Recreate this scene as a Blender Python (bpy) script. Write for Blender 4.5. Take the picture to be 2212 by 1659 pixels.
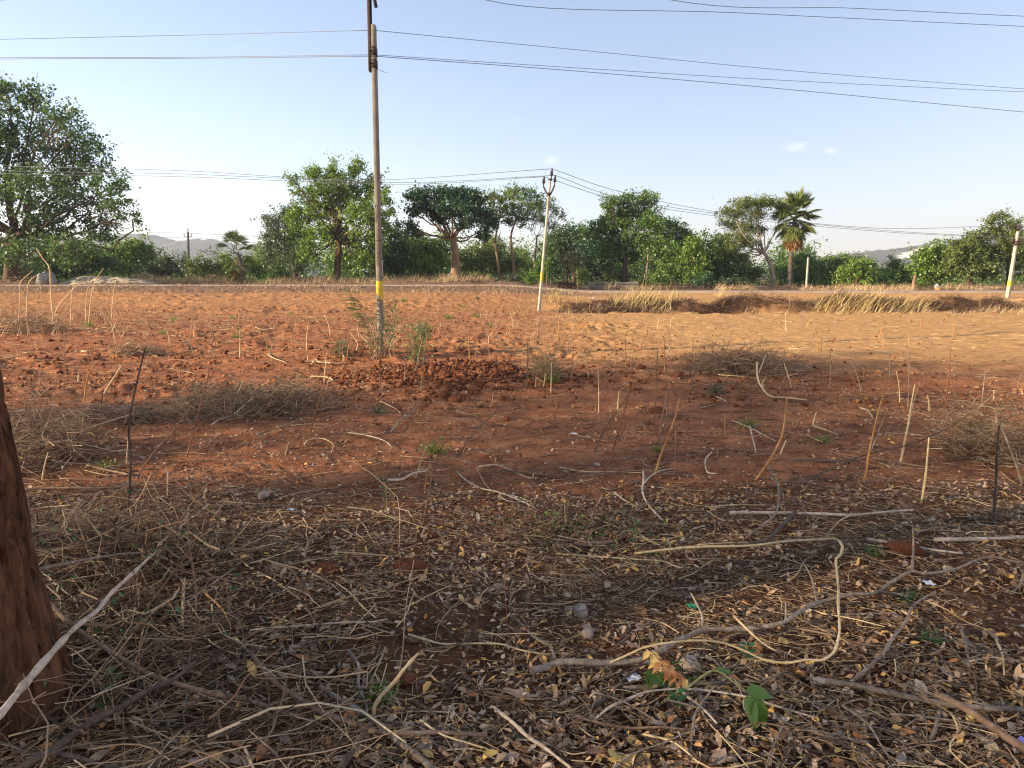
import bpy, math, random
import numpy as np
from mathutils import Vector, Matrix

SC = bpy.context.scene
for o in list(bpy.data.objects):
    bpy.data.objects.remove(o)
COL = SC.collection
rng = np.random.default_rng(7)
random.seed(7)

# ------------------------------------------------------------------ camera
F, CX, CY = 1400.0, 1106.0, 829.5          # in units of a 2212 x 1659 picture
H_CAM = 1.55
PITCH = math.atan((CY - 600.0) / F)
cam_d = bpy.data.cameras.new('camera')
cam_d.sensor_width = 36.0
cam_d.lens = 36.0 * F / 2212.0
cam_d.clip_start = 0.05
cam_d.clip_end = 20000
cam = bpy.data.objects.new('camera', cam_d)
cam.location = (0, 0, H_CAM)
cam.rotation_euler = (math.pi / 2 - PITCH, 0, 0)
COL.objects.link(cam)
SC.camera = cam

# ------------------------------------------------------------------ light
SUN_AZ, SUN_EL = math.radians(-110), math.radians(17)
world = bpy.data.worlds.new('World')
SC.world = world
world.use_nodes = True
wn, wl = world.node_tree.nodes, world.node_tree.links
wn.clear()
sky = wn.new('ShaderNodeTexSky')
sky.sky_type = 'NISHITA'
sky.sun_disc = False
sky.sun_elevation = SUN_EL
sky.sun_rotation = -SUN_AZ
sky.air_density = 1.0
sky.dust_density = .6
sky.ozone_density = 2.2
bg = wn.new('ShaderNodeBackground')
bg.inputs[1].default_value = 0.135
wo = wn.new('ShaderNodeOutputWorld')
hs = wn.new('ShaderNodeHueSaturation')
hs.inputs['Saturation'].default_value = 1.1
tint = wn.new('ShaderNodeMix')
tint.data_type = 'RGBA'; tint.blend_type = 'MULTIPLY'
tint.inputs[0].default_value = 1.0
tint.inputs[7].default_value = (1.10, .925, .92, 1)      # dusty lavender air, the same over the whole sky
gm = wn.new('ShaderNodeGamma')
gm.inputs[1].default_value = .75                           # evens the whole sky out, as thin high haze does
wl.new(sky.outputs[0], gm.inputs[0])
wl.new(gm.outputs[0], hs.inputs['Color'])
wl.new(hs.outputs[0], tint.inputs[6])
SKYCOL = tint.outputs[2]
wl.new(SKYCOL, bg.inputs[0])
wl.new(bg.outputs[0], wo.inputs[0])

S = Vector((math.sin(SUN_AZ) * math.cos(SUN_EL), math.cos(SUN_AZ) * math.cos(SUN_EL), math.sin(SUN_EL)))
sun_d = bpy.data.lights.new('sun', 'SUN')
sun_d.energy = 5.0
sun_d.angle = math.radians(0.6)
sun_d.color = (1.0, 0.80, 0.55)
sun = bpy.data.objects.new('sun', sun_d)
sun.rotation_euler = S.to_track_quat('Z', 'Y').to_euler()
sun.location = (-40, -30, 40)
COL.objects.link(sun)

SC.view_settings.view_transform = 'Standard'
SC.view_settings.look = 'None'
SC.view_settings.exposure = 1.62
SC.view_settings.gamma = 1.0
SC.view_settings.use_curve_mapping = False
SC.cycles.use_denoising = True
SC.cycles.filter_width = 1.15
SC.cycles.max_bounces = 6
SC.cycles.diffuse_bounces = 3
SC.cycles.transmission_bounces = 4
SC.cycles.transparent_max_bounces = 8
SC.cycles.volume_bounces = 0
SC.cycles.caustics_reflective = False
SC.cycles.caustics_refractive = False

# ------------------------------------------------------------------ noise and terrain
def _hash(ix, iy, iz, seed):
    h = (ix.astype(np.int64) * 374761393 + iy.astype(np.int64) * 668265263 + iz.astype(np.int64) * 2147483647 + seed * 974634777)
    h = (h ^ (h >> 13)) * 1274126177
    h = h & 0x7fffffff
    h = (h ^ (h >> 16)) & 0xffff
    return h / 65535.0

def vnoise(x, y, seed=0):
    x = np.asarray(x, float); y = np.asarray(y, float)
    ix, iy = np.floor(x), np.floor(y)
    fx, fy = x - ix, y - iy
    fx = fx * fx * (3 - 2 * fx); fy = fy * fy * (3 - 2 * fy)
    z = np.zeros_like(ix)
    a = _hash(ix, iy, z, seed); b = _hash(ix + 1, iy, z, seed)
    c = _hash(ix, iy + 1, z, seed); d = _hash(ix + 1, iy + 1, z, seed)
    return (a + (b - a) * fx + (c - a) * fy + (a - b - c + d) * fx * fy) * 2 - 1

def fbm(x, y, o=3, seed=0, g=0.5):
    s, a, t = 0.0, 1.0, 0.0
    for k in range(o):
        s = s + a * vnoise(x * 2 ** k + 13.7 * k, y * 2 ** k - 7.1 * k, seed + k)
        t += a
        a *= g
    return s / t

def ss(a, b, x):
    t = np.clip((np.asarray(x, float) - a) / (b - a), 0, 1)
    return t * t * (3 - 2 * t)

MOUNDS = [(-0.75, 9.8, 1.5, 1.0, .20), (4.3, 11.3, 1.6, .9, .22), (-5.0, 8.4, 1.9, .6, .14), (-5.5, 6.6, 1.4, .6, .12),
          (-2.6, 13.0, 1.6, 1.0, .12), (1.8, 10.2, .9, .6, .10), (6.0, 9.6, 1.4, .6, .12), (-4.0, 12.6, 1.6, 1.0, .10),
          (-0.3, 2.9, .7, .4, .05), (2.3, 3.5, .6, .35, .06), (1.6, 2.0, .6, .4, .04)]

def gsmooth(x, y):
    x = np.asarray(x, float); y = np.asarray(y, float)
    w = ss(-1, 6, x)
    left = .55 * ss(24, 40, y) + .45 * ss(41, 43.6, y)
    right = .20 * ss(28, 33, y) + .40 * ss(37, 46, y)
    z = left * (1 - w) + right * w + .15 * ss(60, 200, y)
    yb = 29.5 + .03 * x + .5 * np.sin(x * .35)
    z = z + (.40 + .09 * np.sin(x * 1.3) + .06 * np.sin(x * 3.1 + 1)) * (ss(-1.0, -.25, y - yb) * (1 - ss(.3, 2.2, y - yb))) * ss(1.2, 3.5, x)
    for mx, my, rx, ry, a in MOUNDS:
        z = z + a * np.exp(-((x - mx) / rx) ** 2 - ((y - my) / ry) ** 2)
    return z

def road_mask(x, y):
    return ss(43.9, 44.3, y) * (1 - ss(46.9, 47.3, y))

def gz(x, y):
    x = np.asarray(x, float); y = np.asarray(y, float)
    z = gsmooth(x, y)
    rm = road_mask(x, y)
    far = ss(60, 90, y)
    z = z + .05 * fbm(x * .35, y * .35, 2, 3) * (1 - rm)
    # ploughed clods in the field, smoother trodden soil close by
    pl = ss(8, 12.5, y) * (1 - ss(42, 44, y)) * (1 - .72 * ss(1.5, 5.5, x) * ss(9, 13, y))
    wx, wy = x + .35 * fbm(x * 1.7, y * 1.7, 2, 71), y + .35 * fbm(x * 1.7 + 9, y * 1.7, 2, 73)
    n = fbm(wx * 1.9, wy * 1.6, 5, 11, .62)
    pl = pl * (.35 + .9 * ss(-.25, .35, fbm(x * .28, y * .28, 2, 75)))
    rows = np.sin((y * .92 + x * .38) * 5.2 + 1.5 * fbm(x * .5, y * .5, 2, 5))
    z = z + pl * (.17 * np.abs(n) + .045 * rows * (0.5 + 0.5 * vnoise(x * .4, y * .4, 9)))
    md = 0
    for mx, my, rx, ry, a in MOUNDS[:3]:
        md = md + np.exp(-((x - mx) / rx) ** 2 - ((y - my) / ry) ** 2)
    z = z + np.clip(md, 0, 1) * .12 * np.abs(fbm(x * 4.5, y * 4.5, 3, 21))
    nr = (1 - ss(30, 50, y)) * (1 - rm)
    z = z + nr * (.028 * fbm(x * 4.2, y * 4.2, 4, 31) + .007 * fbm(x * 24, y * 24, 2, 33))
    # loose earth thrown up along the far side of the road
    z = z + (.30 + .25 * vnoise(x * .8, y * 1.1, 41)) * np.exp(-((y - 48.2) / .5) ** 2) * (1 - ss(3, 8, x)) * (.6 + .4 * np.abs(fbm(x * 2.5, y * 2.5, 2, 43)))
    # rough bund face
    z = z + np.exp(-((y - 29.3) / 1.2) ** 2) * ss(1.2, 3.5, x) * .22 * fbm(x * 1.8, y * 1.8, 3, 45)
    return z

CP, SP = math.cos(PITCH), math.sin(PITCH)
def ray(px, py):
    cx, cy = (px - CX) / F, (CY - py) / F
    return np.array([cx, cy * SP + CP, cy * CP - SP])
def at(px, py, Y):
    d = ray(px, py)
    t = Y / d[1]
    return np.array([d[0] * t, Y, H_CAM + d[2] * t])
_TY = np.concatenate([np.geomspace(.4, 20, 700), np.linspace(20.05, 120, 1200)])
def gpt(px, py, lift=0.0):
    d = ray(px, py)
    t = _TY / d[1]
    z = H_CAM + d[2] * t
    g = gsmooth(d[0] * t, _TY) + lift
    k = np.nonzero(z < g)[0]
    if len(k) == 0:
        k = len(_TY) - 1
        Y = _TY[k]
    else:
        k = max(int(k[0]), 1)
        a, b = z[k - 1] - g[k - 1], z[k] - g[k]
        u = a / (a - b + 1e-9)
        Y = _TY[k - 1] + (_TY[k] - _TY[k - 1]) * u
    x = d[0] * Y / d[1]
    return np.array([x, Y, float(gz(x, Y)) + lift])
def gnd(px, Y):
    x = (px - CX) / F * Y * 1.0
    for _ in range(3):
        z = float(gz(x, Y))
        # depth along the view axis for this point
        dep = Y * CP - (z - H_CAM) * SP
        x = (px - CX) / F * dep
    return np.array([x, Y, float(gz(x, Y))])

# three little cloud wisps low in the sky
tc = wn.new('ShaderNodeTexCoord')
nz = wn.new('ShaderNodeTexNoise'); nz.inputs['Scale'].default_value = 60; nz.inputs['Detail'].default_value = 4
wl.new(tc.outputs['Generated'], nz.inputs['Vector'])
cur = SKYCOL
for (cpx, cpy, sx, sz) in ((1722, 318, .026, .009), (1796, 326, .014, .006), (1190, 346, .016, .010)):
    dv = ray(cpx, cpy); dv = dv / np.linalg.norm(dv)
    sb = wn.new('ShaderNodeVectorMath'); sb.operation = 'SUBTRACT'
    wl.new(tc.outputs['Generated'], sb.inputs[0]); sb.inputs[1].default_value = tuple(dv)
    ml = wn.new('ShaderNodeVectorMath'); ml.operation = 'MULTIPLY'
    wl.new(sb.outputs[0], ml.inputs[0]); ml.inputs[1].default_value = (1 / sx, 1 / sx, 1 / sz)
    le = wn.new('ShaderNodeVectorMath'); le.operation = 'LENGTH'; wl.new(ml.outputs[0], le.inputs[0])
    sub = wn.new('ShaderNodeMath'); sub.operation = 'SUBTRACT'; wl.new(nz.outputs[0], sub.inputs[0]); wl.new(le.outputs['Value'], sub.inputs[1])
    mr = wn.new('ShaderNodeMapRange'); mr.interpolation_type = 'SMOOTHSTEP'; wl.new(sub.outputs[0], mr.inputs[0])
    mr.inputs[1].default_value = -.45; mr.inputs[2].default_value = .5; mr.inputs[3].default_value = 0; mr.inputs[4].default_value = .8
    mx = wn.new('ShaderNodeMix'); mx.data_type = 'RGBA'; mx.blend_type = 'MULTIPLY'
    wl.new(mr.outputs[0], mx.inputs[0]); wl.new(cur, mx.inputs[6]); mx.inputs[7].default_value = (1.45, 1.25, 1.15, 1)
    cur = mx.outputs[2]
wl.new(cur, bg.inputs[0])

# ------------------------------------------------------------------ mesh helpers
class MB:
    def __init__(s):
        s.v, s.q, s.t, s.n = [], [], [], 0
    def add(s, v, q=None, t=None):
        v = np.asarray(v, float).reshape(-1, 3)
        if q is not None and len(q):
            s.q.append(np.asarray(q, np.int64).reshape(-1, 4) + s.n)
        if t is not None and len(t):
            s.t.append(np.asarray(t, np.int64).reshape(-1, 3) + s.n)
        s.v.append(v)
        s.n += len(v)
        return s
    def mesh(s, name, mat=None, smooth=False):
        v = np.concatenate(s.v) if s.v else np.zeros((0, 3))
        q = np.concatenate(s.q) if s.q else np.zeros((0, 4), np.int64)
        t = np.concatenate(s.t) if s.t else np.zeros((0, 3), np.int64)
        m = bpy.data.meshes.new(name)
        m.vertices.add(len(v))
        m.vertices.foreach_set('co', v.astype(np.float32).ravel())
        m.loops.add(len(q) * 4 + len(t) * 3)
        m.loops.foreach_set('vertex_index', np.concatenate([q.ravel(), t.ravel()]).astype(np.int32))
        m.polygons.add(len(q) + len(t))
        ls = np.concatenate([np.arange(len(q)) * 4, len(q) * 4 + np.arange(len(t)) * 3]).astype(np.int32)
        m.polygons.foreach_set('loop_start', ls)
        if smooth:
            m.polygons.foreach_set('use_smooth', np.ones(len(q) + len(t), bool))
        m.update(calc_edges=True)
        if mat:
            m.materials.append(mat)
        return m

def put(name, mesh, parent=None, label=None, cat=None, group=None, kind=None, loc=None, rot=None, scale=None):
    o = bpy.data.objects.new(name, mesh)
    COL.objects.link(o)
    if parent is not None:
        o.parent = parent
    if loc is not None: o.location = loc
    if rot is not None: o.rotation_euler = rot
    if scale is not None: o.scale = (scale,) * 3 if np.isscalar(scale) else scale
    if label: o['label'] = label
    if cat: o['category'] = cat
    if group: o['group'] = group
    if kind: o['kind'] = kind
    return o

def thing(name, label, cat, loc=(0, 0, 0), group=None):
    return put(name, None, None, label, cat, group, None, tuple(loc))

def part(name, mb, mat, root, smooth=False):
    """mb is in world coordinates; stored relative to the root"""
    off = np.array(root.location)
    for v in mb.v:
        v -= off
    return put(name, mb.mesh(name, mat, smooth), root)

def norm(v):
    return v / (np.linalg.norm(v, axis=-1, keepdims=True) + 1e-9)

def tubes(P, R, sides=5, squash=None):
    P = np.asarray(P, float); R = np.asarray(R, float)
    if P.ndim == 2:
        P, R = P[None], R[None]
    N, K, _ = P.shape
    T = norm(np.gradient(P, axis=1))
    mean = norm(P[:, -1] - P[:, 0])
    ref = np.where(np.abs(mean[:, 2:3]) > .75, np.array([[1.0, .13, 0]]), np.array([[.11, .07, 1.0]]))[:, None, :]
    U = norm(np.cross(T, np.broadcast_to(ref, T.shape)))
    V = np.cross(T, U)
    a = np.arange(sides) * 2 * math.pi / sides
    ca, sa = np.cos(a), np.sin(a)
    ring = P[:, :, None, :] + R[:, :, None, None] * (ca[None, None, :, None] * U[:, :, None, :] + sa[None, None, :, None] * V[:, :, None, :])
    v = ring.reshape(-1, 3)
    n = np.arange(N)[:, None, None] * K * sides
    k = np.arange(K - 1)[None, :, None] * sides
    s0 = np.arange(sides)[None, None, :]
    s1 = (s0 + 1) % sides
    q = np.stack([n + k + s0, n + k + s1, n + k + sides + s1, n + k + sides + s0], -1).reshape(-1, 4)
    return v, q

def cat(pts, n=5):
    p = np.asarray(pts, float)
    if len(p) < 3:
        t = np.linspace(0, 1, n + 1)[:, None]
        return p[0] + (p[-1] - p[0]) * t
    e = np.concatenate([[2 * p[0] - p[1]], p, [2 * p[-1] - p[-2]]])
    out = []
    for i in range(len(p) - 1):
        a, b, c, d = e[i:i + 4]
        for t in np.arange(n) / n:
            out.append(.5 * (2 * b + (c - a) * t + (2 * a - 5 * b + 4 * c - d) * t * t + (3 * b - a - 3 * c + d) * t ** 3))
    out.append(p[-1])
    return np.array(out)

def capped(P, R):
    P = np.asarray(P); R = np.asarray(R)
    a = P[0] + (P[0] - P[1]) * .02; b = P[-1] + (P[-1] - P[-2]) * .02
    return np.concatenate([[a], P, [b]]), np.concatenate([[R[0] * .05], R, [R[-1] * .05]])

def box(c, sx, sy, sz):
    c = np.asarray(c, float)
    v = np.array([[x, y, z] for x in (-.5, .5) for y in (-.5, .5) for z in (-.5, .5)]) * [sx, sy, sz] + c
    q = [[0, 1, 3, 2], [4, 6, 7, 5], [0, 4, 5, 1], [2, 3, 7, 6], [0, 2, 6, 4], [1, 5, 7, 3]]
    return v, q

def cards(pos, d, nrm, L, W, fold=.18):
    """pointed leaf cards: base, side, tip, side"""
    d = norm(d)
    s = norm(np.cross(d, nrm))
    n = np.cross(s, d)
    L = np.asarray(L)[:, None]; W = np.asarray(W)[:, None]
    base = pos
    tip = pos + d * L
    mid = pos + d * L * .45
    a = mid + s * W * .5 + n * W * fold
    b = mid - s * W * .5 + n * W * fold
    v = np.stack([base, a, tip, b], 1).reshape(-1, 3)
    q = np.arange(len(pos) * 4).reshape(-1, 4)
    return v, q

def rdir(n, up=0.0):
    v = rng.normal(size=(n, 3))
    v = norm(v)
    v[:, 2] += up
    return norm(v)

# ------------------------------------------------------------------ materials
def mat(name):
    m = bpy.data.materials.new(name)
    m.use_nodes = True
    nt = m.node_tree
    nt.nodes.clear()
    out = nt.nodes.new('ShaderNodeOutputMaterial')
    return m, nt, out
def ramp(nt, fac, cols):
    r = nt.nodes.new('ShaderNodeValToRGB')
    while len(r.color_ramp.elements) < len(cols):
        r.color_ramp.elements.new(.5)
    for e, (p, c) in zip(r.color_ramp.elements, cols):
        e.position = p
        e.color = (*c, 1)
    nt.links.new(fac, r.inputs[0])
    return r.outputs[0]
def noise(nt, scale, detail=4, rough=.6, vec=None, dist=0):
    n = nt.nodes.new('ShaderNodeTexNoise')
    n.inputs['Scale'].default_value = scale
    n.inputs['Detail'].default_value = detail
    n.inputs['Roughness'].default_value = rough
    n.inputs['Distortion'].default_value = dist
    if vec is None:
        vec = coord(nt)
    nt.links.new(vec, n.inputs['Vector'])
    return n.outputs[0]
def coord(nt, kind='pos', scale=None):
    if kind == 'pos':
        g = nt.nodes.new('ShaderNodeNewGeometry').outputs['Position']
    else:
        g = nt.nodes.new('ShaderNodeTexCoord').outputs[kind]
    if scale:
        mp = nt.nodes.new('ShaderNodeMapping')
        mp.inputs['Scale'].default_value = scale
        nt.links.new(g, mp.inputs[0])
        g = mp.outputs[0]
    return g
def mix(nt, f, a, b, mode='MIX'):
    m = nt.nodes.new('ShaderNodeMix')
    m.data_type = 'RGBA'
    m.blend_type = mode
    for i, x in ((0, f), (6, a), (7, b)):
        if hasattr(x, 'is_linked'):
            nt.links.new(x, m.inputs[i])
        else:
            m.inputs[i].default_value = x if i == 0 else (*x, 1)
    return m.outputs[2]
def mth(nt, op, a, b=None, c=None, clamp=False):
    m = nt.nodes.new('ShaderNodeMath')
    m.operation = op
    m.use_clamp = clamp
    for i, x in enumerate((a, b, c)):
        if x is None: continue
        if hasattr(x, 'is_linked'): nt.links.new(x, m.inputs[i])
        else: m.inputs[i].default_value = x
    return m.outputs[0]
def sstep(nt, x, a, b):
    m = nt.nodes.new('ShaderNodeMapRange')
    m.interpolation_type = 'SMOOTHSTEP'
    nt.links.new(x, m.inputs[0])
    m.inputs[1].default_value = a
    m.inputs[2].default_value = b
    return m.outputs[0]
def surf(nt, out, col, rough=.9, bump=None, strength=.5, dist=.02, spec=.2, metal=0):
    p = nt.nodes.new('ShaderNodeBsdfPrincipled')
    if hasattr(col, 'is_linked'): nt.links.new(col, p.inputs['Base Color'])
    else: p.inputs['Base Color'].default_value = (*col, 1)
    p.inputs['Roughness'].default_value = rough
    p.inputs['Specular IOR Level'].default_value = spec
    p.inputs['Metallic'].default_value = metal
    if bump is not None:
        b = nt.nodes.new('ShaderNodeBump')
        b.inputs['Strength'].default_value = strength
        b.inputs['Distance'].default_value = dist
        nt.links.new(bump, b.inputs['Height'])
        nt.links.new(b.outputs[0], p.inputs['Normal'])
    nt.links.new(p.outputs[0], out.inputs[0])
    return p
def island(nt):
    return nt.nodes.new('ShaderNodeNewGeometry').outputs['Random Per Island']

def leaf_mat(name, dark, light, tip=None, trans=.45, clump=.35):
    m, nt, out = mat(name)
    r = island(nt)
    n = noise(nt, clump, 2)
    f = mth(nt, 'ADD', mth(nt, 'MULTIPLY', r, .6), mth(nt, 'MULTIPLY', n, .4))
    cols = [(.15, dark), (.75, light)]
    if tip: cols.append((.95, tip))
    c = ramp(nt, f, cols)
    d = nt.nodes.new('ShaderNodeBsdfDiffuse')
    t = nt.nodes.new('ShaderNodeBsdfTranslucent')
    g = nt.nodes.new('ShaderNodeBsdfGlossy')
    g.inputs['Roughness'].default_value = .45
    g.inputs[0].default_value = (1, 1, 1, 1)
    nt.links.new(c, d.inputs[0])
    tc = mix(nt, .6, c, (1.0, .95, .35), 'MULTIPLY')
    nt.links.new(mix(nt, .5, c, tc), t.inputs[0])
    a = nt.nodes.new('ShaderNodeMixShader')
    a.inputs[0].default_value = trans
    nt.links.new(d.outputs[0], a.inputs[1]); nt.links.new(t.outputs[0], a.inputs[2])
    b = nt.nodes.new('ShaderNodeMixShader')
    b.inputs[0].default_value = .03
    nt.links.new(a.outputs[0], b.inputs[1]); nt.links.new(g.outputs[0], b.inputs[2])
    nt.links.new(b.outputs[0], out.inputs[0])
    return m

def bark_mat(name, c0, c1, scale=6, strength=.6, stretch=4, dist=.02, c2=None):
    m, nt, out = mat(name)
    v = coord(nt, 'pos', (1, 1, 1.0 / stretch))
    n = noise(nt, scale, 6, .7, v, .6)
    cols = [(.32, c0), (.62, c1)]
    if c2: cols.append((.75, c2))
    c = ramp(nt, n, cols)
    surf(nt, out, c, .92, n, strength, dist, .15)
    return m

def isl_mat(name, cols, rough=.85, spec=.2, nsc=40, trans=0):
    m, nt, out = mat(name)
    r = island(nt)
    c = ramp(nt, r, cols)
    n = noise(nt, nsc, 3)
    c = mix(nt, .5, c, ramp(nt, n, [(.3, (.45, .45, .45)), (.7, (1.0, 1.0, 1.0))]), 'MULTIPLY')
    surf(nt, out, c, rough, n, .3, .004, spec)
    return m

M = {}
M['leaf_dark'] = leaf_mat('leaf_dark', (0.0431, 0.0863, 0.0259), (0.108, 0.186, 0.046), (0.186, 0.273, 0.0646))
M['leaf_mid'] = leaf_mat('leaf_mid', (0.0628, 0.128, 0.0239), (0.164, 0.269, 0.0478), (0.284, 0.374, 0.0747))
M['leaf_bright'] = leaf_mat('leaf_bright', (0.0879, 0.163, 0.0227), (0.219, 0.333, 0.0454), (0.355, 0.44, 0.078), .42)
M['leaf_olive'] = leaf_mat('leaf_olive', (0.08, 0.108, 0.0248), (0.193, 0.241, 0.0524), (0.304, 0.331, 0.0759))
M['leaf_grey'] = leaf_mat('leaf_grey', (0.055, 0.0825, 0.044), (0.11, 0.149, 0.0715), (0.154, 0.187, 0.088))
M['leaf_bluegreen'] = leaf_mat('leaf_bluegreen', (0.0315, 0.0715, 0.0343), (0.0686, 0.137, 0.0644), (0.107, 0.186, 0.0786))
M['leaf_brown'] = leaf_mat('leaf_brown', (.06, .032, .02), (.14, .075, .045), (.16, .11, .05), .15)
M['leaf_fresh'] = leaf_mat('leaf_fresh', (.06, .13, .02), (.13, .24, .035), (.19, .30, .05), .4, 3)
M['leaf_neem'] = leaf_mat('leaf_neem', (.03, .085, .03), (.07, .17, .05), (.12, .23, .06), .35, 3)
M['bark'] = bark_mat('bark', (.035, .022, .015), (.12, .075, .05), 5)
M['bark_pale'] = bark_mat('bark_pale', (.16, .11, .075), (.42, .34, .26), 5, .4)
M['bark_tan'] = bark_mat('bark_tan', (.10, .065, .04), (.27, .18, .115), 5)
M['bark_near'] = bark_mat('bark_near', (.030, .016, .010), (.155, .074, .038), 24, 1.0, 6, .03, (.25, .135, .075))
M['palm_bark'] = bark_mat('palm_bark', (.03, .025, .02), (.14, .11, .085), 8, .6, .4)

def stick_mat(name, c0, c1, c2, sc=30):
    m, nt, out = mat(name)
    n = noise(nt, sc, 5, .7, coord(nt, 'pos'), .5)
    n2 = noise(nt, 5, 2)
    c = ramp(nt, mth(nt, 'ADD', mth(nt, 'MULTIPLY', n, .6), mth(nt, 'MULTIPLY', n2, .4)), [(.33, c0), (.5, c1), (.66, c2)])
    surf(nt, out, c, .85, n, .7, .006, .2)
    return m
M['st_grey'] = stick_mat('st_grey', (.075, .054, .040), (.21, .160, .118), (.40, .325, .25))
M['st_white'] = stick_mat('st_white', (.21, .155, .11), (.46, .365, .27), (.64, .54, .42))
M['st_brown'] = stick_mat('st_brown', (.075, .045, .03), (.20, .125, .08), (.33, .23, .16))
M['st_dark'] = stick_mat('st_dark', (.036, .026, .020), (.095, .070, .053), (.175, .135, .105))
M['st_straw'] = stick_mat('st_straw', (.33, .22, .10), (.52, .39, .21), (.66, .53, .33))
M['st_orange'] = stick_mat('st_orange', (.20, .09, .03), (.38, .19, .07), (.50, .30, .13))
M['st_red'] = stick_mat('st_red', (.07, .03, .018), (.19, .075, .04), (.28, .13, .07))
M['st_green'] = stick_mat('st_green', (.10, .10, .04), (.22, .22, .09), (.30, .28, .14))

M['litter'] = isl_mat('litter', [(0, (0.067, 0.038, 0.022)), (.2, (0.171, 0.098, 0.055)), (.42, (0.329, 0.201, 0.116)), (.62, (0.488, 0.323, 0.189)), (.78, (0.659, 0.488, 0.329)), (.86, (0.415, 0.171, 0.061)), (.94, (0.708, 0.415, 0.122))], .7, .25, 60)
M['twigs'] = isl_mat('twigs', [(0, (.05, .031, .02)), (.42, (.17, .105, .062)), (.68, (.32, .21, .125)), (.88, (.50, .36, .215)), (.97, (.66, .50, .30)), (1, (.30, .10, .045))], .85, .2, 60)
M['straw'] = isl_mat('straw', [(0, (.24, .14, .065)), (.4, (.40, .265, .125)), (.8, (.56, .41, .21)), (1, (.68, .54, .32))], .7, .3, 30)
M['brush'] = isl_mat('brush', [(0, (.15, .088, .05)), (.4, (.31, .20, .12)), (.8, (.48, .335, .21)), (1, (.60, .45, .30))], .9, .1, 30)
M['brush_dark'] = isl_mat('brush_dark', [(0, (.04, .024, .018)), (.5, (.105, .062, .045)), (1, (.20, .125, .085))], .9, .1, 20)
M['gold_grass'] = isl_mat('gold_grass', [(0, (.34, .23, .085)), (.5, (.52, .39, .15)), (1, (.66, .54, .25))], .7, .3, 8)
M['dry_grass'] = isl_mat('dry_grass', [(0, (.22, .14, .07)), (.5, (.42, .29, .16)), (1, (.58, .44, .27))], .8, .2, 4)
M['clod'] = None

def leafy(name, c0, c1):
    m, nt, out = mat(name)
    n = noise(nt, 35, 4)
    c = ramp(nt, n, [(.35, c0), (.65, c1)])
    surf(nt, out, c, .6, n, .3, .004, .3)
    return m
M['fl_tan'] = leafy('fl_tan', (.20, .13, .085), (.36, .26, .18))
M['fl_yellow'] = leafy('fl_yellow', (.40, .24, .055), (.58, .40, .13))
M['fl_orange'] = leafy('fl_orange', (.28, .10, .03), (.42, .19, .07))
M['fl_brown'] = leafy('fl_brown', (.10, .05, .032), (.20, .11, .07))
M['fl_grey'] = leafy('fl_grey', (.24, .175, .12), (.41, .31, .225))

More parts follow.
